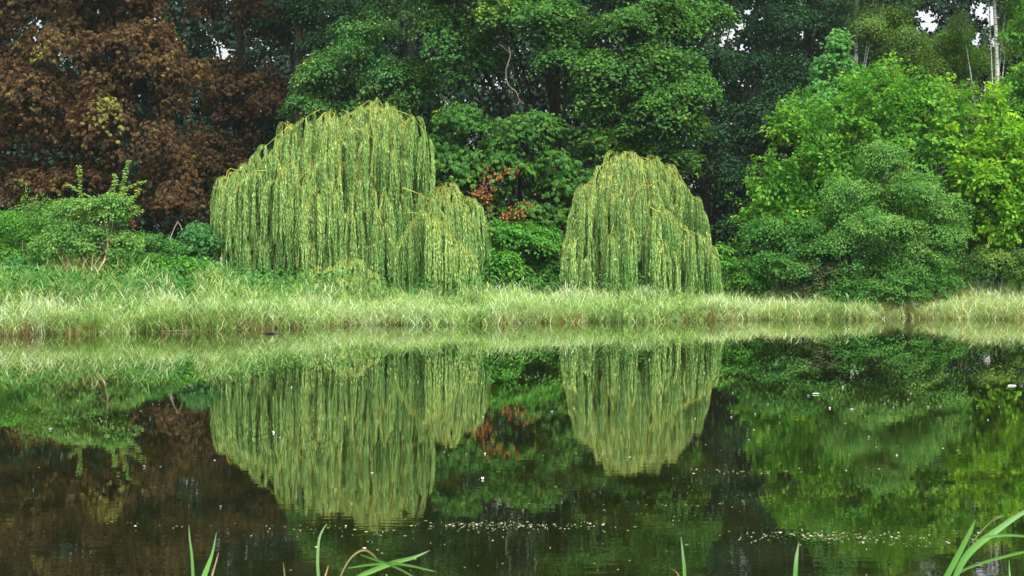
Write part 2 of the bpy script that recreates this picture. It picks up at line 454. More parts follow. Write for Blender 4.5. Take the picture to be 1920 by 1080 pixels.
tree('chestnut_tree', 'withered brown chestnut cut off by the left frame edge', 'tree',
     base_of(-40, 49.5), at(-40, -260, 49.5), .3,
     [lobe(-20, 60, 49.5, 120, 160, 2.2), lobe(20, 230, 49.2, 110, 110, 2), lobe(10, 350, 49, 100, 70, 1.6), lobe(20, -90, 49.5, 160, 110, 2.2)],
     330, 34, .5, .15, .042, 'copper2', seed=12, palm=5, droop=.7, gap=True)
tree('chestnut_tree', 'darker withered chestnut with a bright sky gap in its crown left of the large willow', 'tree',
     base_of(462, 53), at(458, -220, 53), .24,
     [lobe(470, 40, 53, 85, 80, 1.9), lobe(400, 170, 53, 70, 100, 1.8), lobe(480, 210, 53, 80, 110, 1.8), lobe(400, 300, 52.5, 90, 80, 1.6),
      lobe(480, 330, 52.5, 80, 80, 1.6), lobe(430, -90, 53, 140, 90, 2.2), lobe(390, 20, 53, 50, 55, 1.4), lobe(400, 385, 52, 70, 40, 1.2)],
     430, 34, .5, .15, .042, 'copper2', seed=13, palm=5, droop=.7, gap=True, tscale=.8)
# --- dark tall tree and the lime
tree('broadleaf_tree', 'tall dark tree with a straight dark trunk between the brown chestnuts and the lime', 'tree',
     base_of(562, 52), at(566, -240, 52), .30,
     [lobe(600, 0, 52, 120, 60, 2), lobe(530, 40, 52, 50, 60, 1.4), lobe(640, 70, 51.5, 70, 60, 1.4), lobe(590, -120, 52, 180, 90, 2.4), lobe(520, 250, 54, 40, 60, 1.2), lobe(505, 330, 54, 50, 60, 1.2)],
     300, 60, .5, .12, .09, 'darkgreen', seed=14, gap=True)
tree('lime_tree', 'blue-green lime tree with pale flecks behind the crown of the large willow', 'tree',
     base_of(776, 49), at(774, -300, 49), .27,
     [lobe(640, 150, 47.5, 85, 70, 1.6), lobe(600, 195, 47, 60, 45, 1.3), lobe(700, 90, 47.5, 70, 60, 1.5), lobe(730, 170, 47, 80, 70, 1.5), lobe(690, 225, 47, 90, 50, 1.5),
      lobe(650, 70, 48, 60, 45, 1.3), lobe(780, 150, 48.5, 50, 55, 1.2), lobe(700, -60, 49, 140, 70, 2.2), lobe(850, -90, 49, 120, 80, 2.2), lobe(590, 150, 47.4, 40, 40, 1.), lobe(720, 20, 48.4, 34, 45, 1.)],
     520, 75, .42, .115, .075, 'lime', 'greybark', seed=15, droop=.65)
# --- the two maples
MAPLE = dict(per=150, r=.66, L=.11, W=.11, leaf='maple', droop=.6, flat=.26, up=1.15, jit=.4, inner=.22)
tree('maple_tree', 'large green maple whose crown hangs over a dark hollow, left of its twin', 'tree',
     base_of(1048, 48), at(1000, -320, 48), .30,
     [lobe(860, 50, 46, 60, 45, 1.3), lobe(850, 120, 46, 45, 30, 1.), lobe(930, 30, 45.5, 70, 50, 1.4), lobe(1000, 20, 45, 70, 45, 1.3), lobe(910, 105, 46, 50, 25, .9),
      lobe(1060, 95, 45, 55, 40, 1.1), lobe(1040, 40, 45.3, 60, 45, 1.2), lobe(900, -60, 46.5, 130, 60, 2), lobe(1060, -60, 46.5, 120, 60, 2), lobe(820, 10, 46.5, 40, 50, 1.1), lobe(1090, 150, 45, 40, 35, .9)],
     250, seed=16, **MAPLE)
tree('maple_tree', 'large green maple with reddening tips standing directly behind the smaller willow', 'tree',
     base_of(1165, 48.5), at(1180, -320, 48.5), .30,
     [lobe(1190, 50, 45.5, 80, 55, 1.5), lobe(1240, 110, 45, 75, 50, 1.4), lobe(1150, 130, 45, 60, 45, 1.2), lobe(1270, 170, 44.8, 55, 45, 1.2), lobe(1200, 190, 44.7, 75, 50, 1.4),
      lobe(1120, 190, 45, 40, 35, .9), lobe(1260, 240, 44.8, 60, 40, 1.2), lobe(1190, 255, 44.8, 70, 35, 1.2), lobe(1230, 20, 46, 70, 40, 1.4), lobe(1310, 20, 46.5, 50, 35, 1.1),
      lobe(1180, -70, 47, 150, 60, 2.2), lobe(1270, 285, 45, 50, 25, .9), lobe(1130, 265, 45.2, 50, 30, 1.)],
     360, seed=17, **MAPLE)
tree('chestnut_tree', 'low green chestnut with drooping leaves between the two willows', 'tree',
     base_of(975, 45.5), at(965, 170, 45.5), .13,
     [lobe(860, 235, 44.6, 60, 45, 1.1), lobe(930, 250, 44.4, 70, 50, 1.2), lobe(1000, 255, 44.4, 70, 50, 1.2), lobe(860, 320, 44.2, 60, 50, 1.1), lobe(950, 330, 44, 80, 55, 1.2),
      lobe(1040, 330, 44, 60, 60, 1.1), lobe(900, 400, 44, 60, 45, 1.), lobe(1010, 400, 43.8, 60, 45, 1.), lobe(1090, 265, 44.6, 50, 40, 1.), lobe(820, 270, 44.8, 40, 50, 1.)],
     400, 22, .42, .15, .065, 'chestnut', seed=18, palm=5, droop=.75, jit=.35)
# --- shaded trees in the middle right
tree('broadleaf_tree', 'dark shaded tree with a thick dark trunk right of the smaller willow', 'tree',
     base_of(1322, 50.5), at(1345, -220, 50.5), .24,
     [lobe(1385, 0, 51, 90, 50, 2), lobe(1350, 110, 51, 45, 70, 1.5), lobe(1430, 140, 51, 80, 60, 1.8), lobe(1400, 230, 50.5, 70, 60, 1.6), lobe(1470, 240, 50.5, 60, 80, 1.6),
      lobe(1350, -110, 51, 140, 80, 2.3), lobe(1470, 40, 51.5, 70, 50, 1.6), lobe(1380, 330, 50, 60, 60, 1.4), lobe(1430, 340, 50, 50, 60, 1.3), lobe(1350, 420, 49.5, 60, 40, 1.2), lobe(1420, 410, 50, 50, 50, 1.2), lobe(1340, 260, 50, 36, 60, 1.2)],
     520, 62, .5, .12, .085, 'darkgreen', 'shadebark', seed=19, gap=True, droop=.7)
tree('broadleaf_tree', 'dim dark-green tree filling the back behind the pale ash', 'tree',
     base_of(1530, 56), at(1530, -240, 56), .33,
     [lobe(1520, 20, 56, 90, 70, 2), lobe(1560, -80, 56, 160, 80, 2.4), lobe(1500, 150, 55.5, 80, 80, 2), lobe(1590, 80, 56, 70, 80, 2), lobe(1640, 170, 56, 80, 80, 2), lobe(1560, 260, 56, 120, 80, 2), lobe(1720, 250, 56, 90, 80, 2)],
     420, 60, .55, .13, .09, 'darkgreen', seed=20, gap=True)
# --- ash, birches
tree('ash_tree', 'slender blue-green ash rising to a point above the hornbeam', 'tree',
     base_of(1572, 44), at(1576, 60, 44), .10,
     [lobe(1572, 80, 44, 14, 30, .35), lobe(1560, 125, 44, 40, 30, .8), lobe(1600, 160, 43.8, 45, 35, .9), lobe(1545, 185, 43.7, 45, 40, 1.), lobe(1610, 220, 43.6, 55, 40, 1.), lobe(1560, 250, 43.4, 60, 40, 1.)],
     300, 17, .3, .13, .045, 'ash', 'greybark', seed=21, sub=None, palm=5, droop=.9, twigs=1.)
tree('birch_tree', 'silver birch with a white upper trunk showing just behind the tip of the ash', 'tree',
     base_of(1588, 50), at(1606, -200, 50), .15,
     [lobe(1640, 40, 50, 60, 40, 1.3), lobe(1690, 90, 49.5, 60, 50, 1.4), lobe(1730, 150, 49.2, 60, 60, 1.4), lobe(1670, 160, 49.4, 50, 50, 1.3), lobe(1650, -50, 50, 100, 60, 2), lobe(1760, 200, 49, 50, 50, 1.2), lobe(1700, 20, 50.5, 40, 30, 1.)],
     620, 90, .42, .075, .05, 'birchleaf', 'birch', seed=22, droop=1.2, up=.5, gap=True)
tree('birch_tree', 'silver birch with a long bare white trunk near the upper right corner', 'tree',
     base_of(1846, 48), at(1846, -260, 48), .13,
     [lobe(1890, 60, 48.6, 50, 70, 1.3), lobe(1805, 60, 49.4, 32, 40, .9), lobe(1900, 170, 48.5, 40, 60, 1.2), lobe(1800, 190, 49.2, 50, 50, 1.2), lobe(1850, -70, 48.5, 120, 60, 2), lobe(1850, 240, 49.4, 70, 60, 1.2), lobe(1760, 110, 50, 40, 50, 1.2), lobe(1890, 0, 48.6, 50, 50, 1.2)],
     480, 90, .42, .075, .05, 'birchleaf', 'birch', seed=23, droop=1.2, up=.5, gap=True)
tree('broadleaf_tree', 'yellow-green leafy tree showing between the two white birch trunks', 'tree',
     base_of(1800, 51), at(1800, 60, 51), .12,
     [lobe(1790, 80, 51, 40, 30, .9), lobe(1810, 120, 51, 45, 40, 1.), lobe(1770, 150, 51, 40, 40, 1.)],
     110, 80, .4, .09, .065, 'hornbeam', 'greybark', seed=24, tb=.1, gap=True)
tree('broadleaf_tree', 'bright green branches reaching in from the right frame edge above the yellow hornbeam', 'tree',
     base_of(1985, 44), at(1975, -50, 44), .14,
     [lobe(1930, 70, 44, 50, 45, 1.), lobe(1915, 150, 43.8, 35, 35, .8), lobe(1960, 200, 44, 60, 60, 1.2), lobe(1960, 0, 44, 60, 60, 1.2), lobe(1915, 215, 43.8, 30, 30, .7)],
     190, 60, .36, .10, .07, 'hornbeam', 'greybark', seed=25, shape='oval', tscale=.85)
# --- right-hand shrubs
tree('hornbeam_shrub', 'wide bright-green hornbeam bush with pointed sprays under the ash', 'shrub',
     base_of(1600, 42), at(1600, 190, 42), .10,
     [lobe(1530, 240, 41.2, 70, 45, 1.1), lobe(1600, 210, 41.2, 70, 55, 1.1), lobe(1690, 190, 41.2, 50, 45, 1.), lobe(1500, 320, 41, 55, 45, 1.), lobe(1560, 330, 40.8, 70, 60, 1.2), lobe(1680, 270, 40.8, 80, 60, 1.2),
      lobe(1740, 230, 41.2, 50, 55, 1.), lobe(1470, 300, 41, 35, 14, .5), lobe(1465, 250, 41.2, 40, 20, .5), lobe(1470, 385, 41, 40, 30, .7), lobe(1660, 160, 41.4, 18, 34, .4), lobe(1735, 160, 41.4, 20, 34, .4), lobe(1620, 150, 41.4, 30, 25, .5), lobe(1790, 190, 41.4, 20, 30, .4), lobe(1560, 420, 40.6, 80, 50, 1.), lobe(1700, 430, 40.6, 90, 60, 1.), lobe(1790, 420, 40.8, 60, 60, 1.), lobe(1445, 345, 40.9, 45, 30, .7), lobe(1475, 425, 40.6, 55, 45, .8), lobe(1420, 400, 41, 35, 30, .6)],
     680, 44, .30, .115, .08, 'hornbeam', 'bark', seed=31, sub=(9, .58), shape='oval', spray=1.0, droop=.35, up=.8, twigs=.9)
tree('hornbeam_shrub', 'yellow-green bush with a tapering top at the right frame edge', 'shrub',
     base_of(1865, 41), at(1867, 185, 41), .09,
     [lobe(1865, 200, 40.6, 20, 32, .45), lobe(1860, 260, 40.3, 55, 45, 1.), lobe(1900, 300, 40.1, 55, 50, 1.), lobe(1830, 330, 40.1, 55, 50, 1.), lobe(1890, 380, 39.9, 65, 50, 1.1), lobe(1850, 430, 39.8, 55, 40, 1.), lobe(1940, 380, 40.2, 60, 90, 1.2), lobe(1790, 300, 40.6, 35, 40, .7)],
     330, 44, .30, .13, .09, 'hornbeam2', 'bark', seed=32, sub=(7, .56), shape='oval', spray=1.0, droop=.35, up=.8, twigs=.9)
tree('sallow_bush', 'grey-green rounded sallow bush in front of the hornbeam', 'shrub',
     base_of(1650, 39.8), at(1650, 300, 39.8), .09,
     [lobe(1640, 300, 39.6, 55, 45, .9), lobe(1590, 370, 39.3, 60, 45, .95), lobe(1690, 360, 39.2, 70, 50, 1.), lobe(1640, 420, 39, 90, 50, 1.1), lobe(1760, 400, 39.2, 55, 40, .8), lobe(1750, 450, 39, 60, 40, .8), lobe(1580, 440, 39.1, 60, 50, .9), lobe(1700, 490, 39, 80, 50, .9), lobe(1790, 420, 39.4, 30, 24, .5)],
     640, 80, .27, .065, .036, 'sallow', 'bark', seed=33, sub=(8, .62), droop=.5, up=.7, twigs=.9, jit=.6)
tree('dogwood_shrub', 'dark-green dogwood bush at the left foot of the right-hand bushes', 'shrub',
     base_of(1470, 40.2), at(1470, 420, 40.2), .05,
     [lobe(1435, 440, 39.8, 50, 38, .8), lobe(1500, 440, 39.6, 60, 45, .9), lobe(1450, 490, 39.5, 65, 40, .9), lobe(1400, 475, 39.9, 30, 25, .5), lobe(1520, 500, 39.2, 60, 50, .9)],
     230, 60, .26, .075, .05, 'dogwood', seed=34, sub=(7, .56), droop=.5, twigs=.8)
tree('purple_shrub', 'small shrub with purplish leaves low at the water side of the dogwood', 'shrub',
     base_of(1545, 38.9), at(1545, 490, 38.9), .03,
     [lobe(1540, 510, 38.7, 42, 30, .5), lobe(1520, 535, 38.6, 30, 18, .4)],
     60, 50, .2, .06, .045, 'purple', seed=35, twigs=.8)
tree('dogwood_shrub', 'deep-green low bush spreading to the bank grass under the sallow', 'shrub',
     base_of(1640, 38.8), at(1640, 500, 38.8), .04,
     [lobe(1600, 520, 38.6, 60, 35, .7), lobe(1690, 525, 38.7, 70, 30, .7), lobe(1650, 550, 38.4, 80, 20, .6), lobe(1760, 520, 38.9, 50, 35, .6), lobe(1570, 550, 38.5, 40, 18, .5), lobe(1560, 480, 38.9, 55, 40, .7), lobe(1620, 470, 38.9, 50, 30, .6)],
     280, 56, .24, .075, .05, 'dogwood', seed=36, sub=(7, .56), twigs=.6)
tree('low_shrub', 'olive-green shrub low at the right frame edge below the yellow bush', 'shrub',
     base_of(1900, 39.4), at(1900, 480, 39.4), .04,
     [lobe(1890, 490, 39.2, 45, 32, .6), lobe(1930, 500, 39.2, 40, 40, .6), lobe(1840, 485, 39.5, 40, 25, .5)],
     110, 60, .24, .07, .05, 'birchleaf', seed=37, twigs=.8)
tree('nettle_clump', 'bright green leafy clump just right of the smaller willow', 'plant',
     base_of(1375, 40), at(1375, 490, 40), .02,
     [lobe(1370, 505, 39.8, 30, 30, .5), lobe(1395, 525, 39.6, 30, 22, .4), lobe(1355, 480, 40, 16, 24, .3)],
     70, 40, .2, .085, .055, 'brightherb', seed=38, twigs=.9)
# --- middle
tree('bramble_bush', 'bright green bramble bush between the two willows below the red-leaved sapling', 'shrub',
     base_of(965, 41.3), at(965, 430, 41.3), .04,
     [lobe(940, 445, 41, 50, 36, .8), lobe(1000, 450, 41, 50, 36, .8), lobe(960, 490, 40.6, 60, 36, .8), lobe(1025, 490, 41, 35, 30, .6), lobe(915, 500, 40.9, 32, 36, .6)],
     220, 46, .26, .10, .065, 'brightherb', seed=39, sub=(7, .56), shape='oval', twigs=.8, tscale=.9)


def red_sapling():
    rng = np.random.default_rng(40); Y = 41.9
    b = base_of(922, Y); z = float(ground_z(*b))
    root = thing('red_sapling', (*b, z), 'slim sapling with rusty red leaves rising above the bramble bush', 'tree')
    st = [[(b[0], Y, z - .1), at(918, 400, Y), at(908, 352, Y), at(916, 312, Y)], [at(918, 420, Y), at(910, 385, Y), at(914, 365, Y - .1), at(926, 352, Y - .1)],
          [at(918, 430, Y), at(945, 405, Y - .2), at(972, 390, Y - .2), at(996, 379, Y - .2)], [at(908, 352, Y), at(920, 335, Y - .1), at(940, 326, Y - .1), at(962, 320, Y - .1)],
          [at(918, 440, Y), at(936, 412, Y - .4), at(955, 402, Y - .4), at(980, 402, Y - .3)], [at(912, 345, Y), at(902, 352, Y - .1), at(893, 358, Y - .1), at(888, 364, Y - .1)],
          [at(918, 440, Y), at(908, 425, Y - .4), at(904, 415, Y - .4), at(902, 405, Y - .3)]]
    ta = Acc(); la = Acc()
    for q in st:
        P = path(q, 14); tubes(ta, P[None], np.linspace(.016, .004, 14)[None], 5)
        k = rng.integers(5, 14, 50); p = P[k] + rng.normal(size=(50, 3)) * np.array([.10, .12, .09])
        leaves(la, p, rng.normal(size=(50, 3)) * .6 + np.array([0, -.2, -.9]), rng.normal(size=(50, 3)) + np.array([0, -.7, .5]), rng.uniform(.06, .10, 50), .045, rng.random(50), 'oval')
    ta.build('stem', M['bark'], root, smooth=True); la.build('foliage', M['redleaf'], root)


red_sapling()


# --- left bushes
def young_tree():
    def shoots(la, rng):
        Y = 36.8
        for q in ([at(215, 385, Y), at(228, 350, Y), at(236, 322, Y), at(240, 300, Y)], [at(160, 392, Y), at(152, 365, Y), at(149, 338, Y), at(148, 310, Y)],
                  [at(225, 370, Y), at(240, 352, Y), at(255, 345, Y), at(270, 340, Y)], [at(190, 380, Y), at(150, 360, Y), at(138, 352, Y), at(128, 346, Y)],
                  [at(200, 372, Y), at(212, 350, Y), at(216, 340, Y), at(214, 326, Y)], [at(228, 392, Y), at(245, 372, Y), at(256, 365, Y), at(262, 352, Y)],
                  [at(230, 420, Y), at(250, 400, Y), at(258, 395, Y), at(268, 396, Y)], [at(150, 410, Y), at(125, 382, Y), at(112, 378, Y), at(100, 384, Y)]):
            P = path(q, 26); tubes(la, P[None], np.linspace(.010, .003, 26)[None], 4, .9)
            for s in (-1, 1):
                n = 26; ax = np.stack([s * rng.uniform(.5, 1, n), rng.normal(size=n) * .4, rng.uniform(-.5, .1, n)], 1)
                leaves(la, P + rng.normal(size=(n, 3)) * .012, ax, rng.normal(size=(n, 3)) * .5 + np.array([0, -.7, .6]), rng.uniform(.06, .095, n), .045, .55 + .4 * rng.random(n), 'oval')
    root = tree('young_tree', 'leaning young tree with yellowing leaves and two thin top shoots at the left', 'tree',
                base_of(143, 35.7), at(190, 380, 36.6), .045,
                [lobe(170, 395, 36.7, 60, 32, .7), lobe(215, 400, 36.6, 40, 40, .6), lobe(130, 430, 36.5, 50, 36, .6), lobe(180, 450, 36.5, 60, 30, .6), lobe(225, 455, 36.7, 35, 30, .5), lobe(110, 395, 36.8, 30, 20, .4), lobe(110, 465, 36.6, 45, 28, .5), lobe(200, 485, 36.6, 55, 25, .5)],
                260, 46, .24, .07, .046, 'sapling', 'palebark', seed=41, shape='oval', twigs=.9, extra=shoots)
    rng = np.random.default_rng(5)
    for q in ((255, 424), (208, 452), (247, 418)):
        n = 6; p = at(*q, 36.1) + rng.normal(size=(n, 3)) * .035
        for j in range(n):
            ba = Acc(); r = .014; th = np.arange(5) * 1.2566
            ring = lambda rr, dz: np.stack([p[j, 0] + rr * np.cos(th), p[j, 1] + rr * np.sin(th), np.full(5, p[j, 2] + dz)], 1)
            v = np.concatenate([ring(.003, -r), ring(r * .85, -r * .5), ring(r * .85, r * .5), ring(.003, r)])
            i = np.arange(5); f = [np.stack([i + 5 * k, (i + 1) % 5 + 5 * k, (i + 1) % 5 + 5 * k + 5, i + 5 * k + 5], 1) for k in range(3)]
            ba.add(v, np.concatenate(f), rng.random())
            ba.build('berry', M['berry'], root, smooth=True)


young_tree()
tree('feathery_bush', 'fresh green feathery bush at the left frame edge', 'shrub', base_of(25, 38.2), at(25, 400, 38.2), .04,
     [lobe(20, 420, 38, 50, 34, .8), lobe(65, 440, 37.9, 40, 40, .7), lobe(10, 470, 37.7, 50, 36, .7), lobe(70, 480, 37.6, 45, 28, .6), lobe(-40, 430, 38, 50, 50, .8)],
     240, 70, .26, .06, .03, 'brightherb', seed=42, sub=(7, .56), twigs=.8, up=.7)
tree('elder_bush', 'dark blue-green elder bush against the left side of the large willow', 'shrub', base_of(370, 40.3), at(372, 430, 40.3), .04,
     [lobe(375, 440, 40, 40, 28, .7), lobe(400, 465, 39.8, 40, 40, .7), lobe(340, 465, 39.8, 45, 26, .7), lobe(380, 490, 39.5, 50, 25, .6)],
     170, 22, .24, .085, .035, 'elder', seed=43, sub=(7, .56), palm=5, twigs=.8)
tree('elder_bush', 'low dark leafy bush between the young tree and the elder', 'shrub', base_of(285, 39.5), at(285, 450, 39.5), .035,
     [lobe(275, 455, 39.3, 40, 25, .6), lobe(315, 470, 39.3, 35, 22, .6), lobe(285, 490, 39, 50, 25, .6), lobe(235, 485, 38.4, 40, 30, .6)],
     160, 50, .24, .07, .045, 'dogwood', seed=44, sub=(7, .56), twigs=.8)
tree('dogwood_shrub', 'shaded dark-green thicket behind the feathery bush', 'shrub', base_of(90, 40.5), at(95, 410, 40.5), .04,
     [lobe(60, 430, 40.2, 50, 35, .8), lobe(110, 440, 40, 40, 40, .8), lobe(60, 480, 39.6, 70, 30, .8), lobe(120, 490, 39.2, 50, 30, .7), lobe(0, 440, 40.4, 60, 40, .8)],
     190, 56, .27, .075, .05, 'dogwood', seed=45, sub=(7, .56), twigs=.6, tscale=.8)


tree('bramble_bush', 'light green tangled bramble in the grass between the leaning young tree and the large willow', 'shrub', base_of(330, 37.4), at(330, 490, 37.4), .025,
     [lobe(300, 492, 37.3, 34, 20, .5), lobe(345, 500, 37.2, 36, 18, .5), lobe(270, 505, 36.8, 26, 14, .4), lobe(375, 498, 37.6, 26, 20, .4)],
     120, 26, .24, .10, .06, 'brightherb', seed=46, shape='oval', twigs=1.)
tree('bramble_bush', 'small loose bramble low in the grass left of the leaning trunk', 'shrub', base_of(60, 36.6), at(60, 500, 36.6), .02,
     [lobe(40, 500, 36.6, 34, 18, .4), lobe(85, 505, 36.4, 30, 16, .4)],
     70, 26, .24, .09, .055, 'elder', seed=47, shape='oval', twigs=1.)
tree('feathery_bush', 'airy light-green bush with loose sprays between the edge bush and the young tree', 'shrub', base_of(100, 38.0), at(105, 400, 38.0), .03,
     [lobe(90, 405, 37.8, 34, 22, .5), lobe(60, 390, 38, 20, 14, .3), lobe(120, 425, 37.6, 40, 26, .5)],
     120, 40, .3, .06, .03, 'sapling', seed=48, twigs=1., spray=.8)


# ------------------------------------------------------------------ willows
def willow(name, label, base, domes, bottom, seed, bare, feature=(), th_=2.6, tr_=.24):
    """domes: (cx_px, top_py, Y, rx_px, depth_m, plume count); bottom(px)->py row where the strands end"""
    rng = np.random.default_rng(seed)
    bx, by = base; gz = float(ground_z(bx, by))
    root = thing(name, (bx, by, gz), label, 'tree')
    tr = Acc(); top = np.array([bx + .1, by, gz + th_])
    tubes(tr, path([(bx, by, gz - .1), (bx - .08, by, gz + .35 * th_), (bx + .05, by, gz + .7 * th_), top], 12)[None], (np.linspace(tr_, tr_ * .45, 12) * (1 + .5 * np.exp(-np.arange(12) * .9)))[None], 10)
    crown = Acc(); brs = []; feats = []

    def drop(B, o, nb, i0, l0, l1):
        # branchlets along the limb, each dropping a bunch of strands
        bt = rng.random()
        for b in range(nb):
            i = int(i0 + (15.9 - i0) * rng.random() ** .85); A = B[i]
            dr = norm(o * rng.uniform(.1, 1.0) + np.array([rng.normal() * .8, rng.normal() * .8, 0]))
            w = rng.uniform(.06, .36); ns = rng.integers(7, 13); ct = .45 * bt + .55 * rng.random()
            for s in range(ns):
                w_ = w * rng.uniform(.8, 1.25); d_ = norm(dr + rng.normal(size=3) * np.array([.11, .11, 0]))
                xe = A + d_ * w_
                pxe = 960 + xe[0] / xe[1] * F
                zb_ = max(EYE - (bottom(pxe) - HZ) / F * xe[1], float(ground_z(xe[0], xe[1])) + .15)
                L = A[2] - zb_
                if L < .3: continue
                L = min(L * rng.uniform(.62, 1.03), rng.uniform(l0, l1))
                K = 14; u = np.linspace(0, 1, K)
                ex = 1 - np.exp(-u * L / .22)
                ph2 = rng.uniform(0, 6.28, 2)
                Q = A + d_ * (w_ * ex)[:, None] + np.stack([.035 * np.sin(u * 3 * L + ph2[0]) * u, .035 * np.sin(u * 2.6 * L + ph2[1]) * u, .42 * w_ * np.sin(np.minimum(u * L / .45, 1) * math.pi) - np.maximum(u * L - .05, 0)], 1)
                tubes(crown, Q[None], np.linspace(.0038, .0018, K)[None], 3, 2.0)
                nl = int(L / .0145)
                v = rng.uniform(.03, 1, nl) ** .7; f = v * (K - 1); k = np.minimum(f.astype(int), K - 2)
                p = Q[k] + (Q[k + 1] - Q[k]) * (f - k)[:, None]
                az = rng.uniform(0, 6.283, nl); hor = np.stack([np.cos(az), np.sin(az), np.zeros(nl)], 1)
                ax = hor * rng.uniform(.12, .5, nl)[:, None] + np.array([0, 0, -1])
                nm = hor + np.array([0, 0, .5]) + rng.normal(size=(nl, 3)) * .35
                tt = np.clip(.55 * ct + .24 * rng.random(nl) + .30 * np.exp(-v * L / .4), 0, .96)
                tt[rng.random(nl) < .012] = 1.
                crown_q.append((p, ax, nm, rng.uniform(.08, .135, nl), rng.uniform(.013, .021, nl), tt))

    for cx, tp, Y, rxp, dep, cnt in domes:
        t = at(cx, tp, Y); rx = rxp / F * Y; zb = gz + .3; rz = t[2] - zb
        hub = np.array([t[0] * .6 + bx * .4, Y * .5 + by * .5, zb + rz * .42])
        tubes(tr, bez(np.array([bx, by, gz + min(1.8, rz * .3)]), (hub + [bx, by, gz + min(1.4, rz * .4)]) / 2 + [0, 0, .1 * rz], hub + [0, 0, rz * .3], 9)[None], np.linspace(tr_ * .5, tr_ * .16, 9)[None], 6)
        for j in range(cnt):
            th = rng.uniform(0, 2 * math.pi)
            if math.sin(th) > .2 and rng.random() < .5: th = -th
            ep = .8
            rs = rng.uniform(.88, 1.03) if rng.random() < .78 else rng.uniform(.6, .88)
            p0 = rng.uniform(1.0, 1.53); p1 = rng.uniform(.10, .85)
            phs = p0 + (p1 - p0) * np.linspace(0, 1, 13)
            ths = th + rng.normal() * .35 * np.linspace(-.3, 1, 13)
            D = np.stack([t[0] + rx * rs * np.cos(phs) ** ep * np.cos(ths), Y + dep * rs * np.cos(phs) ** ep * np.sin(ths),
                          zb + rz * (.06 + .94 * np.sin(phs) ** .8) * (rs if rs < .88 else rs ** .5)], 1)
            o = np.array([math.cos(th), math.sin(th), 0])
            end = D[-1] + o * rng.uniform(.05, .25) + np.array([0, 0, -rng.uniform(.15, .4)])
            S = hub + (D[0] - hub) * np.array([.5, .5, .75])
            B = np.concatenate([path([S, (S + D[0]) / 2 + [0, 0, .12], D[0]], 4)[:3], D, end[None]])[:16]
            B += rng.normal(size=B.shape).cumsum(0) * .012
            brs.append((B, rng.uniform(.005, .010) * (1.2 if rz > 3 else .8), math.sin(th) + rs))
            drop(B, o, rng.integers(8, 12), 2, .8, 3.0)
    for pts, Yf in feature:
        B = path([at(px, py, Yf + .12 * k * (-1) ** k * .3) for k, (px, py) in enumerate(pts)], 16)
        o = norm(B[-1] - B[0]); o[2] = 0; o = norm(o + np.array([0, -.6, 0]))
        feats.append((B, rng.uniform(.011, .016), -9))
        drop(B, o, 13, 3, .8, 1.9)
    brs += feats
    cat = [np.concatenate([q[i] for q in crown_q]) for i in range(6)]
    crown_q.clear()
    la = Acc(); leaves(la, *cat, 'kite', .15, .1)
    # strand stems share the crown mesh; tint 2 marks them as twigs
    la.v += crown.v; la.f += [f + la.n for f in crown.f]; la.t += crown.t
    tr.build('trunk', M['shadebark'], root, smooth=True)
    la.build('crown', M['willow'], root)
    brs.sort(key=lambda q: q[2])
    for B, r, _ in brs[:bare]:
        ba = Acc(); tubes(ba, B[None], np.linspace(r, r * .35, 16)[None], 6); ba.build('branch', M['yellowtwig'], root, smooth=True)
    if brs[bare:]:
        ba = Acc()
        for B, r, _ in brs[bare:]:
            tubes(ba, B[None], np.linspace(r, r * .35, 16)[None], 5)
        ba.build('branch', M['yellowtwig'], root, smooth=True)['kind'] = 'stuff'
    return root


crown_q = []


def bottom_big(px):
    return np.interp(px, [400, 480, 560, 640, 690, 740, 800, 880, 900, 930], [500, 510, 518, 530, 560, 574, 574, 566, 536, 525]) + R.normal() * 6


def bottom_small(px):
    return np.interp(px, [1035, 1090, 1150, 1220, 1280, 1345], [514, 545, 572, 590, 596, 588]) + R.normal() * 6


willow('weeping_willow', 'large weeping willow with a broad pale green dome sloping down to the left', base_of(660, 41),
       [(698, 192, 41, 116, 2.3, 36), (632, 204, 41, 84, 2.2, 20), (555, 256, 40.6, 92, 2.0, 20), (490, 308, 40.2, 68, 1.5, 13), (433, 314, 40, 17, .4, 5), (541, 214, 41, 19, .4, 5),
        (620, 300, 39.4, 110, 1.2, 18), (720, 330, 39.4, 90, 1.2, 14), (842, 345, 40.4, 60, 1.2, 13), (880, 375, 40.3, 26, .5, 5), (805, 400, 38.6, 60, .9, 12), (850, 462, 38.4, 34, .6, 6), (640, 400, 39.4, 150, .9, 16), (560, 380, 39.6, 100, .9, 10), (650, 430, 39.2, 70, .6, 12)], bottom_big, 51, 64,
       [([(668, 246), (655, 253), (632, 268), (612, 290), (604, 312)], 38.75), ([(662, 236), (690, 252), (720, 275), (748, 300)], 38.9), ([(548, 232), (512, 262), (480, 292), (456, 322)], 39.2),
        ([(700, 206), (738, 206), (775, 222), (802, 262)], 39.4), ([(755, 352), (790, 366), (820, 388), (834, 408)], 38.3), ([(764, 398), (790, 402), (815, 414), (842, 436)], 37.8),
        ([(846, 458), (865, 464), (880, 482), (888, 505)], 37.6), ([(706, 398), (718, 420), (726, 445), (728, 470)], 38.2), ([(600, 205), (572, 222), (548, 250)], 39.4), ([(500, 320), (476, 322), (455, 338), (438, 362)], 38.9),
        ([(640, 330), (620, 345), (600, 372)], 38.6), ([(560, 300), (535, 315), (515, 345)], 38.8)])
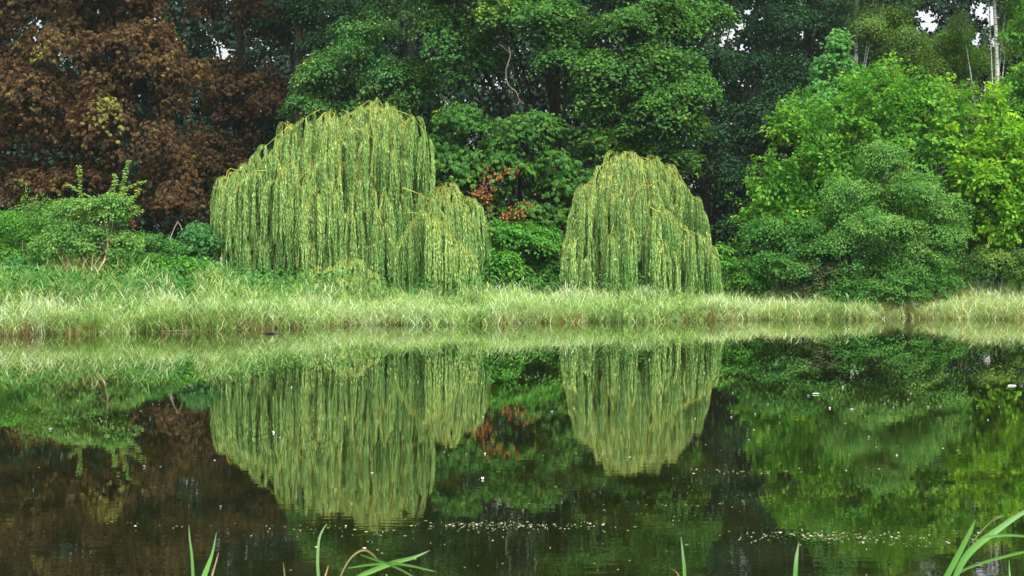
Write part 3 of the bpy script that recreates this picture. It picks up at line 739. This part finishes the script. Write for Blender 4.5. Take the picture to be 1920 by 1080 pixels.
willow('weeping_willow', 'smaller weeping willow with a narrow pale green dome right of the middle', base_of(1190, 41.5),
       [(1190, 286, 41.5, 88, 1.8, 36), (1150, 300, 41.5, 66, 1.6, 12), (1212, 284, 41.4, 40, .6, 9), (1165, 282, 41.4, 34, .6, 8), (1238, 303, 41.2, 66, 1.6, 14), (1272, 346, 41.1, 52, 1.4, 14), (1120, 330, 41.2, 50, 1.2, 12), (1098, 345, 41.2, 26, .6, 5), (1085, 395, 40.8, 44, .9, 9), (1280, 400, 40.6, 60, 1.2, 12),
        (1190, 360, 40, 90, 1.2, 14), (1290, 470, 40, 52, 1., 9), (1130, 440, 40, 60, 1., 9)], bottom_small, 52, 50,
       [([(1236, 338), (1216, 350), (1200, 372), (1190, 402)], 39.3), ([(1196, 352), (1184, 378), (1175, 410), (1172, 446)], 39.2), ([(1218, 388), (1248, 405), (1278, 424), (1302, 450)], 38.9),
        ([(1280, 430), (1300, 436), (1320, 448), (1334, 476)], 39.), ([(1240, 382), (1232, 400), (1222, 430)], 39.1), ([(1252, 330), (1285, 352), (1308, 388), (1322, 430)], 39.6),
        ([(1160, 345), (1135, 352), (1108, 378), (1092, 410)], 39.6), ([(1232, 448), (1245, 452), (1254, 472)], 38.8), ([(1085, 445), (1075, 462), (1070, 490)], 39.2), ([(1150, 420), (1145, 440), (1140, 470)], 39.)])
# a low willow bush drooping over the bank grass in front of the big willow
willow('willow_bush', 'low mound of willow shoots drooping over the grass at the foot of the large willow', base_of(640, 38.6),
       [(650, 486, 38.3, 50, .7, 9), (600, 505, 38, 40, .6, 6), (680, 510, 38, 30, .5, 4)], lambda px: 556 + R.normal() * 5, 53, 20, th_=.35, tr_=.05)

# ------------------------------------------------------------------ undergrowth, far woods, grass (uncountable)
def far_woods():
    rng = np.random.default_rng(60); la = Acc()
    n = 11000
    c = np.stack([rng.uniform(-34, 34, n), rng.uniform(58, 68, n), rng.uniform(.3, 17.5, n)], 1)
    out = norm(np.stack([rng.normal(size=n) * .4, -np.ones(n), rng.normal(size=n) * .3], 1))
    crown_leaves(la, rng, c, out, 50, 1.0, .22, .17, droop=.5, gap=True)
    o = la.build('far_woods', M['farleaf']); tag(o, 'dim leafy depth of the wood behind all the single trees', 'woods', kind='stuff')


def undergrowth():
    rng = np.random.default_rng(61); la = Acc(); n = 3000
    x = rng.uniform(-19, 19, n); y = shore(x) + rng.uniform(2.4, 15, n)
    x[:240] = rng.uniform(-16, -5.5, 240); y[:240] = shore(x[:240]) + rng.uniform(2.4, 6.5, 240)
    z = ground_z(x, y) + rng.uniform(.1, .85, n)
    c = np.stack([x, y, z], 1); out = norm(np.stack([rng.normal(size=n) * .4, -np.ones(n) * .8, np.ones(n) * .4], 1))
    crown_leaves(la, rng, c, out, 22, .3, .12, .07, droop=.5, tscale=.7, jit=.7)
    tag(la.build('undergrowth', M['dogwood']), 'low dark leafy undergrowth below the trees', 'undergrowth', kind='stuff')


def blades(acc, rng, b, az, L, W, lean, bend, t, K=5):
    """grass blades: base b, direction az, rising then arching over"""
    n = len(b); u = np.linspace(0, 1, K)[None]
    h = np.stack([np.cos(az), np.sin(az)], 1)
    ang = lean[:, None] + bend[:, None] * u ** 1.5
    du = L[:, None] / (K - 1)
    hx = np.concatenate([np.zeros((n, 1)), np.cumsum(np.sin(ang[:, :-1]) * du, 1)], 1)
    hz = np.concatenate([np.zeros((n, 1)), np.cumsum(np.cos(ang[:, :-1]) * du, 1)], 1)
    P = b[:, None] + np.stack([hx * h[:, :1], hx * h[:, 1:], hz], -1)
    tw = rng.uniform(0, math.pi, n)[:, None]
    sd = np.stack([-np.sin(az), np.cos(az), np.zeros(n)], 1)
    fw = np.stack([np.cos(az), np.sin(az), np.full(n, .3)], 1)
    s = (sd * np.cos(tw) + fw * np.sin(tw))[:, None] * (W[:, None] * np.array([.7, 1, .9, .6, .08])[None, :K] * .5)[..., None]
    v = np.stack([P - s, P + s], 2)
    i = (np.arange(n)[:, None] * K + np.arange(K - 1)[None]) * 2
    f = np.stack([i, i + 1, i + 3, i + 2], -1).reshape(-1, 4)
    acc.add(v.reshape(-1, 3), f, np.repeat(t, K - 1))


def field(x, y, s):
    return .5 + .25 * np.sin(x * 1.1 * s + 2 * np.sin(y * .9 * s)) + .25 * np.sin(y * 1.7 * s + 1.6 * np.sin(x * .8 * s + 1))


def grass():
    rng = np.random.default_rng(62); ga = Acc(); sa = Acc()
    nt_ = 1700
    x = rng.uniform(-19, 19, nt_)
    depth = np.interp(x, [-19, -9, -6, -4.5, 0, 6, 8, 19], [6.6, 6.0, 4.2, 2.6, 2.6, 2.6, 2.2, 2.4])
    d = np.concatenate([rng.uniform(-.12, .5, nt_ // 4), rng.random(nt_ - nt_ // 4) ** 1.1 * depth[nt_ // 4:]])
    y = shore(x) + d
    per = 72; k = np.repeat(np.arange(nt_), per); m = len(k)
    az0 = rng.uniform(0, 6.283, nt_); az0 = np.where(rng.random(nt_) < .55, -math.pi / 2 + rng.normal(size=nt_) * .9, az0)
    sz = np.clip(np.interp(d, [-.1, .3, 1.2, 3, 7], [.36, .44, .52, .68, .72]) * (rng.uniform(.45, 1.35, nt_) + .55 * (rng.random(nt_) < .1)) * np.interp(x, [-14, -7, -4, 2, 6, 14], [1.02, .92, .64, .62, .58, .78]), .2, 1.4)
    ct = np.clip(field(x, y, 1.0) * .5 + rng.random(nt_) * .62 - .18, 0, .82)
    r = .19
    bx = x[k] + rng.normal(size=m) * r; by = y[k] + rng.normal(size=m) * r
    az = az0[k] + rng.normal(size=m) * .6
    L = sz[k] * rng.uniform(.55, 1.25, m)
    lean = np.abs(rng.normal(size=m) * .25 + .1); bend = np.clip(rng.uniform(.9, 2.5, nt_)[k] + rng.normal(size=m) * .4, .3, 2.9)
    t = np.clip(ct[k] + rng.normal(size=m) * .13, 0, .86)
    t = np.where(rng.random(m) < np.interp(bx, [-14, 4, 8, 14], [.07, .07, .2, .26]), rng.uniform(.88, .97, m), t)
    dd = by - shore(bx)
    edge = (dd < .3) & (rng.random(m) < .75 * np.clip(field(bx, by * 0, 1.3) * 2 - .7, 0, 1)); t = np.where(edge, rng.uniform(.9, 1, m), t)
    bz = ground_z(bx, by) - .03
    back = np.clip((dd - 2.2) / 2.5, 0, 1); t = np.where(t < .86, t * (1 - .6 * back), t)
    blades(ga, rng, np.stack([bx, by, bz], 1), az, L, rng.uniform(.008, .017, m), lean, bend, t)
    # leafy stalks: every stalk carries arching leaves on alternate sides
    ns = 20000; kk = rng.integers(0, nt_, ns); sx = x[kk] + rng.normal(size=ns) * .22; sy = y[kk] + rng.normal(size=ns) * .22
    sd_ = sy - shore(sx); sh = sz[kk] * rng.uniform(.55, 1.15, ns); saz = rng.uniform(0, 6.283, ns); sl_ = np.abs(rng.normal(size=ns) * .22)
    tip = np.stack([np.cos(saz) * np.sin(sl_), np.sin(saz) * np.sin(sl_), np.cos(sl_)], 1)
    sb = np.stack([sx, sy, ground_z(sx, sy)], 1)
    q = 7; j = np.repeat(np.arange(ns), q); lev = np.tile(np.linspace(.28, 1, q), ns) + rng.normal(size=ns * q) * .04
    lb = sb[j] + tip[j] * (sh[j] * lev)[:, None]; mm_ = len(j)
    laz = saz[j] + np.tile(np.arange(q) * 2.6, ns) + rng.normal(size=mm_) * .5
    st = np.clip(ct[kk] + .12 + rng.normal(size=ns) * .08, 0, .86)[j] + rng.normal(size=mm_) * .05
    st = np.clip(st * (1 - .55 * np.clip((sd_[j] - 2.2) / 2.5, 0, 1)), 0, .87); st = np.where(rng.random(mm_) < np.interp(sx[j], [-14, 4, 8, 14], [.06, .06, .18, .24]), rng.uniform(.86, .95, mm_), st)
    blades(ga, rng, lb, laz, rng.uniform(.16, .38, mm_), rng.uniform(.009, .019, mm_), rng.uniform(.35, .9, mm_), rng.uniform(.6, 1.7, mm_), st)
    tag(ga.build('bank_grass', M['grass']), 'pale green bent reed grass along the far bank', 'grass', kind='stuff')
    # dry straw-coloured sedge at the water line and a brown tussock under the leaning young tree
    n = 11000; x = rng.uniform(-17, 17, n); y = shore(x) + rng.uniform(-.2, .2, n)
    keep = field(x, y * 0, 1.6) > rng.uniform(.15, .8, n); x, y = x[keep], y[keep]
    n2 = 520; q = base_of(150, 36.2)
    x = np.concatenate([x, q[0] + rng.normal(size=n2) * .35]); y = np.concatenate([y, q[1] + rng.normal(size=n2) * .25]); n = len(x)
    L = np.where(np.arange(n) < n - n2, rng.uniform(.12, .40, n), rng.uniform(.6, 1.5, n))
    blades(sa, rng, np.stack([x, y, ground_z(x, y) - .03], 1), rng.uniform(0, 6.283, n), L, rng.uniform(.008, .016, n), np.abs(rng.normal(size=n) * .3), rng.uniform(.1, 1.3, n), rng.random(n))
    tag(sa.build('dry_sedge', M['straw']), 'straw-brown dry sedge along the water line', 'grass', kind='stuff')


far_woods(); undergrowth(); grass()

# ------------------------------------------------------------------ single pieces of wood
def limb_thing(name, label, cat, lines, mat, loc):
    root = Acc()
    for pts, r0, r1 in lines:
        P = path(pts, 18); tubes(root, P[None], np.linspace(r0, r1, 18)[None], 7)
    o = root.build(name, M[mat], smooth=True)
    return tag(o, label, cat)


Y = 44.4
limb_thing('dead_branch', 'pale dead branch hanging crooked in front of the dark hollow under the maple', 'branch',
           [([at(954, 88, Y), at(957, 105, Y), at(949, 130, Y), at(951, 155, Y), at(960, 166, Y), at(968, 172, Y), at(973, 186, Y), at(982, 195, Y)], .022, .011),
            ([at(974, 187, Y), at(970, 196, Y), at(962, 194, Y)], .012, .006), ([at(955, 98, Y), at(945, 90, Y), at(940, 84, Y)], .012, .006), ([at(956, 100, Y), at(964, 94, Y)], .012, .005)], 'deadwood', None)
Y = 37.4
limb_thing('bare_stem', 'thin pale bare stem standing in the dark thicket at far left', 'plant', [([at(40, 500, Y), at(42, 470, Y), at(43, 450, Y)], .016, .010), ([at(38, 498, Y), at(48, 484, Y), at(52, 476, Y)], .007, .004)], 'palebark', None)
limb_thing('reed_stalk', 'pale snapped reed stalk bent over among the low bushes left of the large willow', 'plant', [([at(318, 450, 38.6), at(326, 430, 38.6), at(333, 416, 38.6)], .012, .01), ([at(333, 416, 38.6), at(338, 423, 38.6), at(341, 432, 38.6)], .01, .006)], 'palebark', None)
limb_thing('wooden_post', 'short weathered wooden post in the grass at the left foot of the large willow', 'post', [([at(415, 515, 38), at(415, 500, 38), at(414, 482, 38)], .035, .03)], 'deadwood', None)
limb_thing('driftwood', 'dark waterlogged branch floating just off the bank grass with one upright twig', 'driftwood',
           [([at(488, 627, 30.4), at(505, 624.5, 30.4), at(530, 627, 30.4)], .012, .010), ([at(497, 626, 30.4), at(510, 623.5, 30.4), at(518, 626, 30.4)], .035, .02), ([at(529, 629, 30.4), at(530, 621, 30.4)], .011, .006)], 'bark', None)
limb_thing('floating_stick', 'long pale stick lying on the water at the grass edge on the left', 'stick', [([at(302, 621.5, 31.0), at(330, 620.5, 31.0), at(362, 621, 31.0)], .008, .005)], 'deadwood', None)
limb_thing('floating_stick', 'short white stick floating alone near the right frame edge', 'stick', [([at(1890, 723, 18.2), at(1897, 722.5, 18.2), at(1905, 723, 18.2)], .008, .006)], 'petal', None)
limb_thing('floating_stick', 'short pale stick floating below the right-hand bushes among white petals', 'stick', [([at(1524, 738, 17.1), at(1530, 737.5, 17.1), at(1536, 738, 17.1)], .006, .004)], 'petal', None)


# ------------------------------------------------------------------ floating petals and scum
def petals():
    rng = np.random.default_rng(70)
    spots = [(1374, 738), (1372, 783), (1416, 778), (1462, 781), (1462, 793), (1404, 826), (1476, 719), (1600, 735), (1658, 757), (1666, 752), (1675, 765), (1598, 769), (1596, 769), (1740, 764),
             (1763, 764), (1832, 764), (1874, 763), (1708, 739), (1795, 741), (1808, 735), (1703, 750), (1692, 770), (1440, 759), (1516, 743), (1556, 766), (1852, 788), (1629, 821), (1681, 855),
             (1475, 709), (1516, 716), (1581, 727), (1560, 747), (910, 852), (684, 691), (547, 727), (905, 899), (698, 889), (1010, 780), (1035, 773), (906, 783), (784, 717), (638, 720), (414, 951), (95, 806),
             (241, 806), (270, 876), (512, 812), (525, 822), (765, 697), (1275, 640), (1320, 700), (1285, 735), (1304, 786), (1180, 820), (870, 690), (1110, 745), (960, 700)]
    proto = None; count = 0
    for i, (px, py) in enumerate(spots):
        Yd = EYE * F / (py - HZ); p = at(px, py, Yd)
        if proto is None:
            pa = Acc(); th = np.linspace(-1, 1, 5); v = []
            for u in (0., .35, .7, 1.):
                w = math.sin(min(u * 2.4 + .35, 2.9)) * .014
                for q in th: v.append((q * w, (u - .5) * .032, .004 + .010 * q * q + .006 * abs(u - .4)))
            f = [(r * 5 + c, r * 5 + c + 1, r * 5 + c + 6, r * 5 + c + 5) for r in range(3) for c in range(4)]
            pa.add(v, f, .6); o = proto = pa.build('floating_petal', M['petal'], smooth=True)
        else:
            o = proto.copy(); C.objects.link(o)
        o.location = (float(p[0]), float(Yd), 0.001); o.rotation_euler = (rng.uniform(-.3, .5), 0, rng.uniform(0, 6.28))
        s = rng.uniform(.4, .85); o.scale = (s, s, s)
        tag(o, 'tiny white petal floating on the dark water', 'petal', 'white petals scattered over the pond')


petals()


def scum():
    rng = np.random.default_rng(71); sa = Acc()
    bands = [(910, 985, 120, 4, 170), (1000, 990, 110, 5, 70), (1090, 985, 70, 5, 50), (1560, 1005, 170, 6, 300), (1700, 1015, 150, 8, 90), (1400, 885, 80, 3, 70), (1200, 857, 90, 3, 70), (200, 758, 130, 5, 90),
             (560, 755, 120, 20, 60), (1280, 955, 160, 20, 60), (1560, 800, 250, 60, 60), (720, 1000, 180, 14, 60), (560, 990, 90, 6, 30), (900, 1040, 400, 30, 60), (300, 985, 120, 4, 22), (1010, 855, 150, 6, 30), (960, 860, 900, 90, 120)]
    for px, py, sx, sy, n in bands:
        n = int(n * .6)
        qx = px + rng.normal(size=n) * sx * .6; qy = np.clip(py + rng.normal(size=n) * sy, 640, 1090)
        Yd = EYE * F / (qy - HZ); X = (qx - 960) / F * Yd
        for j in range(n):
            r = .0018 + .006 * rng.random() ** 2; th = np.arange(8) * math.pi / 4 + rng.random()
            rr = r * rng.uniform(.6, 1.2, 8); el = rng.uniform(1, 1.8)
            ring = lambda s, z: np.stack([X[j] + rr * s * np.cos(th) * el, Yd[j] + rr * s * np.sin(th), np.full(8, z)], 1)
            v = np.concatenate([ring(1, .0005), ring(.8, .003), ring(.15, .0035)]); i = np.arange(8)
            f = np.concatenate([np.stack([i + 8 * k, (i + 1) % 8 + 8 * k, (i + 1) % 8 + 8 * k + 8, i + 8 * k + 8], 1) for k in range(2)])
            sa.add(v, f, rng.random() ** 1.6)
    tag(sa.build('floating_scum', M['scum']), 'streaks of pale floating specks and leaf scraps on the water', 'scum', kind='stuff')


scum()


# ------------------------------------------------------------------ foreground reeds
def ribbon(name, root, pts, Y, widths, tints, K=44, dy=0., fold=.3):
    """a folded reed blade through photograph points at depth Y, widths in metres"""
    n = len(pts)
    Ys = np.linspace(Y, Y + dy, n)
    P = path([at(p[0], p[1], yy) for p, yy in zip(pts, Ys)], K)
    s = np.linspace(0, n - 1, K)
    W = np.interp(s, np.linspace(0, n - 1, len(widths)), widths); t = np.interp(s, np.linspace(0, n - 1, len(tints)), tints)
    T = norm(np.gradient(P, axis=0)); sd = norm(np.cross(T, np.array([.25, 1., .15]))); nm = np.cross(sd, T)
    v = np.stack([P - sd * W[:, None] / 2 - nm * W[:, None] * fold * .5, P, P + sd * W[:, None] / 2 - nm * W[:, None] * fold * .5], 1)
    i = np.arange(K - 1)[:, None] * 3
    f = np.concatenate([i + np.array([0, 1, 4, 3]), i + np.array([1, 2, 5, 4])])
    a = Acc(); a.add(v.reshape(-1, 3), f, np.tile(t[:-1], 2))
    return a.build(name, M['reed'], root, smooth=True)


def reed(label, Y, root_px, parts):
    gx = (root_px - 960) / F * Y; gz = float(ground_z(gx, Y))
    gpy = HZ + (EYE - gz + .05) * F / Y
    root = thing('reed_plant', (gx, Y, gz), label, 'reed', 'reeds growing on the near bank')
    for name, pts, wid, ti, dy in parts:
        low = []
        if name != 'tip':       # run the blade smoothly down to its root in the mud
            p0 = np.array(pts[0], float); d0 = p0 - np.array(pts[1], float); step = np.linalg.norm(d0); d = d0 / step; q = p0
            while q[1] < gpy - 60:
                step *= 1.6; d = norm(d * .8 + norm(np.array([root_px, gpy]) - q) * .35); q = q + d * step
                if q[1] > gpy: q = np.array([root_px, gpy])
                low.insert(0, (float(q[0]), float(q[1])))
            wid = [wid[0]] * len(low) + list(wid[-len(pts):]); ti = [ti[0]] * len(low) + list(np.interp(np.linspace(0, 1, len(pts)), np.linspace(0, 1, len(ti)), ti))
        ribbon(name if name != 'tip' else 'leaf', root, low + pts, Y, wid, ti, dy=dy)


mn = lambda *q: [w / F * 1.7 for w in q]
mm = lambda *q: [w / F * 2.2 for w in q]
reed('pair of narrow upright reed blades left of the middle', 3.0, 378,
     [('leaf', [(363, 1090), (360, 1040), (356, 1010), (354, 984)], mm(9, 9, 9, 7, 4, 1), [.5, .6, .8, .8], 0),
      ('leaf', [(382, 1085), (390, 1062), (399, 1035), (406, 998)], mm(15, 15, 15, 12, 6, 1), [.5, .5, .5, .7], .05),
      ('leaf', [(397, 1085), (402, 1065), (407, 1048), (410, 1036)], mm(5, 5, 5, 4, 3, 1), [.9, 1, 1, 1], .1)])
reed('single pale reed blade curving right at its tip below the large willow reflection', 3.0, 600,
     [('leaf', [(598, 1090), (596, 1055), (598, 1015), (604, 996), (613, 982)], mm(8, 8, 8, 8, 6, 4, 1), [.6, .75, .8, .8], 0),
      ('leaf', [(608, 1090), (612, 1074), (616, 1060)], mm(5, 5, 4, 1), [1, 1, 1], .1)])
reed('very short brown reed tip beside the single pale blade', 3.0, 536,
     [('leaf', [(535, 1090), (533, 1070), (531, 1054)], mm(4, 4, 3, 1), [1, .9, 1], 0)])
reed('sprawling reed with a bent brown stem and crossing leaves at bottom centre left', 3.1, 655,
     [('stem', [(637, 1085), (652, 1054), (668, 1037), (684, 1031), (700, 1040), (711, 1054)], mn(5, 5, 5, 6, 8, 7, 3), [.95, .95, .9, .95, 1], 0),
      ('leaf', [(668, 1085), (700, 1069), (740, 1054), (775, 1045), (806, 1032)], mm(12, 12, 14, 13, 9, 1), [.4, .5, .5, .6, .95], .1),
      ('tip', [(653, 1065), (690, 1059), (735, 1056), (772, 1061), (802, 1068), (820, 1072)], mm(3, 6, 7, 6, 4, 1), [.5, .4, .4, .6, 1], -.05),
      ('tip', [(676, 1040), (700, 1048), (725, 1056), (752, 1068), (782, 1085)], mm(2, 6, 7, 6, 5), [.5, .3, .2, .3, .3], -.1)])
reed('lone slim reed blade with a curled brown leaf right of the middle', 3.0, 1284,
     [('leaf', [(1284, 1090), (1283, 1062), (1280, 1034), (1277, 1006)], mm(9, 9, 8, 5, 1), [.5, .6, .8, .8], 0),
      ('leaf', [(1276, 1090), (1272, 1078), (1266, 1070), (1256, 1067)], mm(4, 4, 4, 3, 1), [1, 1, 1], .1)])
reed('lone short pointed reed blade between the middle and the right-hand clump', 3.0, 1490,
     [('leaf', [(1491, 1090), (1492, 1066), (1494, 1042), (1498, 1016)], mm(11, 11, 11, 8, 1), [.4, .55, .8, .9], 0)])
reed('large bright green reed clump with broad arching leaves in the bottom right corner', 2.9, 1785,
     [('leaf', [(1771, 1090), (1788, 1056), (1806, 1022), (1820, 994), (1829, 974)], mn(18, 18, 18, 16, 12, 1), [.15, .2, .2, .3, .4], 0),
      ('leaf', [(1794, 1075), (1812, 1042), (1836, 1018), (1866, 996), (1900, 972), (1940, 948)], mn(10, 12, 18, 22, 22, 20, 16, 10), [.3, .4, .6, .7, .7], .05),
      ('tip', [(1832, 1012), (1858, 1006), (1890, 1003), (1935, 1006)], mn(2, 8, 9, 6), [.5, .6, .6, .5], 0),
      ('leaf', [(1788, 1082), (1812, 1066), (1848, 1053), (1888, 1042), (1940, 1030)], mn(9, 9, 10, 10, 7), [.3, .3, .3, .4], .08),
      ('tip', [(1822, 1018), (1840, 996), (1858, 978), (1870, 970), (1884, 966)], mn(2, 3, 4, 10, 3), [.7, .8, .95, .9, .6], -.03),
      ('leaf', [(1895, 1090), (1893, 1072), (1892, 1050)], mn(5, 5, 4, 1), [.3, .4, .4], .1)])

# ------------------------------------------------------------------ damp air over the pond
def haze():
    m, nt, out = nodes('damp_air')
    v = nt.nodes.new('ShaderNodeVolumePrincipled'); v.inputs['Density'].default_value = .00028
    v.inputs['Color'].default_value = (.75, .95, .93, 1); v.inputs['Anisotropy'].default_value = .3
    nt.links.new(v.outputs[0], out.inputs['Volume'])
    x0, x1, y0, y1, z0, z1 = -440, 440, -440, 540, -4, 22
    p = [(x, y, z) for z in (z0, z1) for y in (y0, y1) for x in (x0, x1)]
    a = Acc(); a.add(p, [(0, 2, 3, 1), (4, 5, 7, 6), (0, 1, 5, 4), (2, 6, 7, 3), (0, 4, 6, 2), (1, 3, 7, 5)], 0)
    tag(a.build('haze', m), 'thin damp haze in the air over the pond and wood', 'haze', kind='stuff')


haze()

# ------------------------------------------------------------------ light, camera
w = bpy.data.worlds.new('World'); bpy.context.scene.world = w; w.use_nodes = True
nt = w.node_tree; bg = nt.nodes['Background']
EL, AZ = math.radians(57), math.radians(200)      # high sun behind the camera, a little to the right, veiled by cloud
sky = nt.nodes.new('ShaderNodeTexSky'); sky.sky_type = 'NISHITA'; sky.sun_disc = False
sky.sun_elevation = EL; sky.sun_rotation = AZ; sky.dust_density = 4; sky.air_density = 1.2
hs = nt.nodes.new('ShaderNodeHueSaturation'); hs.inputs['Saturation'].default_value = .2
nt.links.new(sky.outputs[0], hs.inputs['Color']); nt.links.new(hs.outputs[0], bg.inputs['Color'])
bg.inputs['Strength'].default_value = .11
sl = bpy.data.lights.new('sun', 'SUN'); sl.energy = 3.3; sl.angle = math.radians(28); sl.color = (1, .97, .9)
so = bpy.data.objects.new('sun', sl); C.objects.link(so)
from mathutils import Vector
sd = Vector((math.sin(math.radians(35)) * math.cos(EL), -math.cos(math.radians(35)) * math.cos(EL), math.sin(EL)))
so.rotation_euler = sd.to_track_quat('Z', 'Y').to_euler(); so.location = (0, -10, 30)

cam = bpy.data.cameras.new('camera'); co = bpy.data.objects.new('camera', cam); C.objects.link(co)
co.location = (0, 0, EYE); co.rotation_euler = (math.pi / 2, 0, 0)
cam.sensor_width = 36; cam.lens = 36 * F / 1920; cam.shift_y = -(540 - HZ) / 1920
cam.clip_start = .1; cam.clip_end = 2000
cam.dof.use_dof = True; cam.dof.focus_distance = 38; cam.dof.aperture_fstop = 20
sc = bpy.context.scene; sc.camera = co
sc.view_settings.view_transform = 'Standard'; sc.view_settings.look = 'None'; sc.view_settings.gamma = 1
sc.view_settings.exposure = 1.27
cy = sc.cycles
cy.max_bounces = 6; cy.diffuse_bounces = 3; cy.glossy_bounces = 3; cy.transmission_bounces = 4; cy.transparent_max_bounces = 4
cy.sample_clamp_indirect = 1.5; cy.sample_clamp_direct = 6
cy.caustics_reflective = False; cy.caustics_refractive = False
cy.use_denoising = True; cy.denoising_prefilter = 'ACCURATE'; cy.denoising_input_passes = 'RGB_ALBEDO_NORMAL'
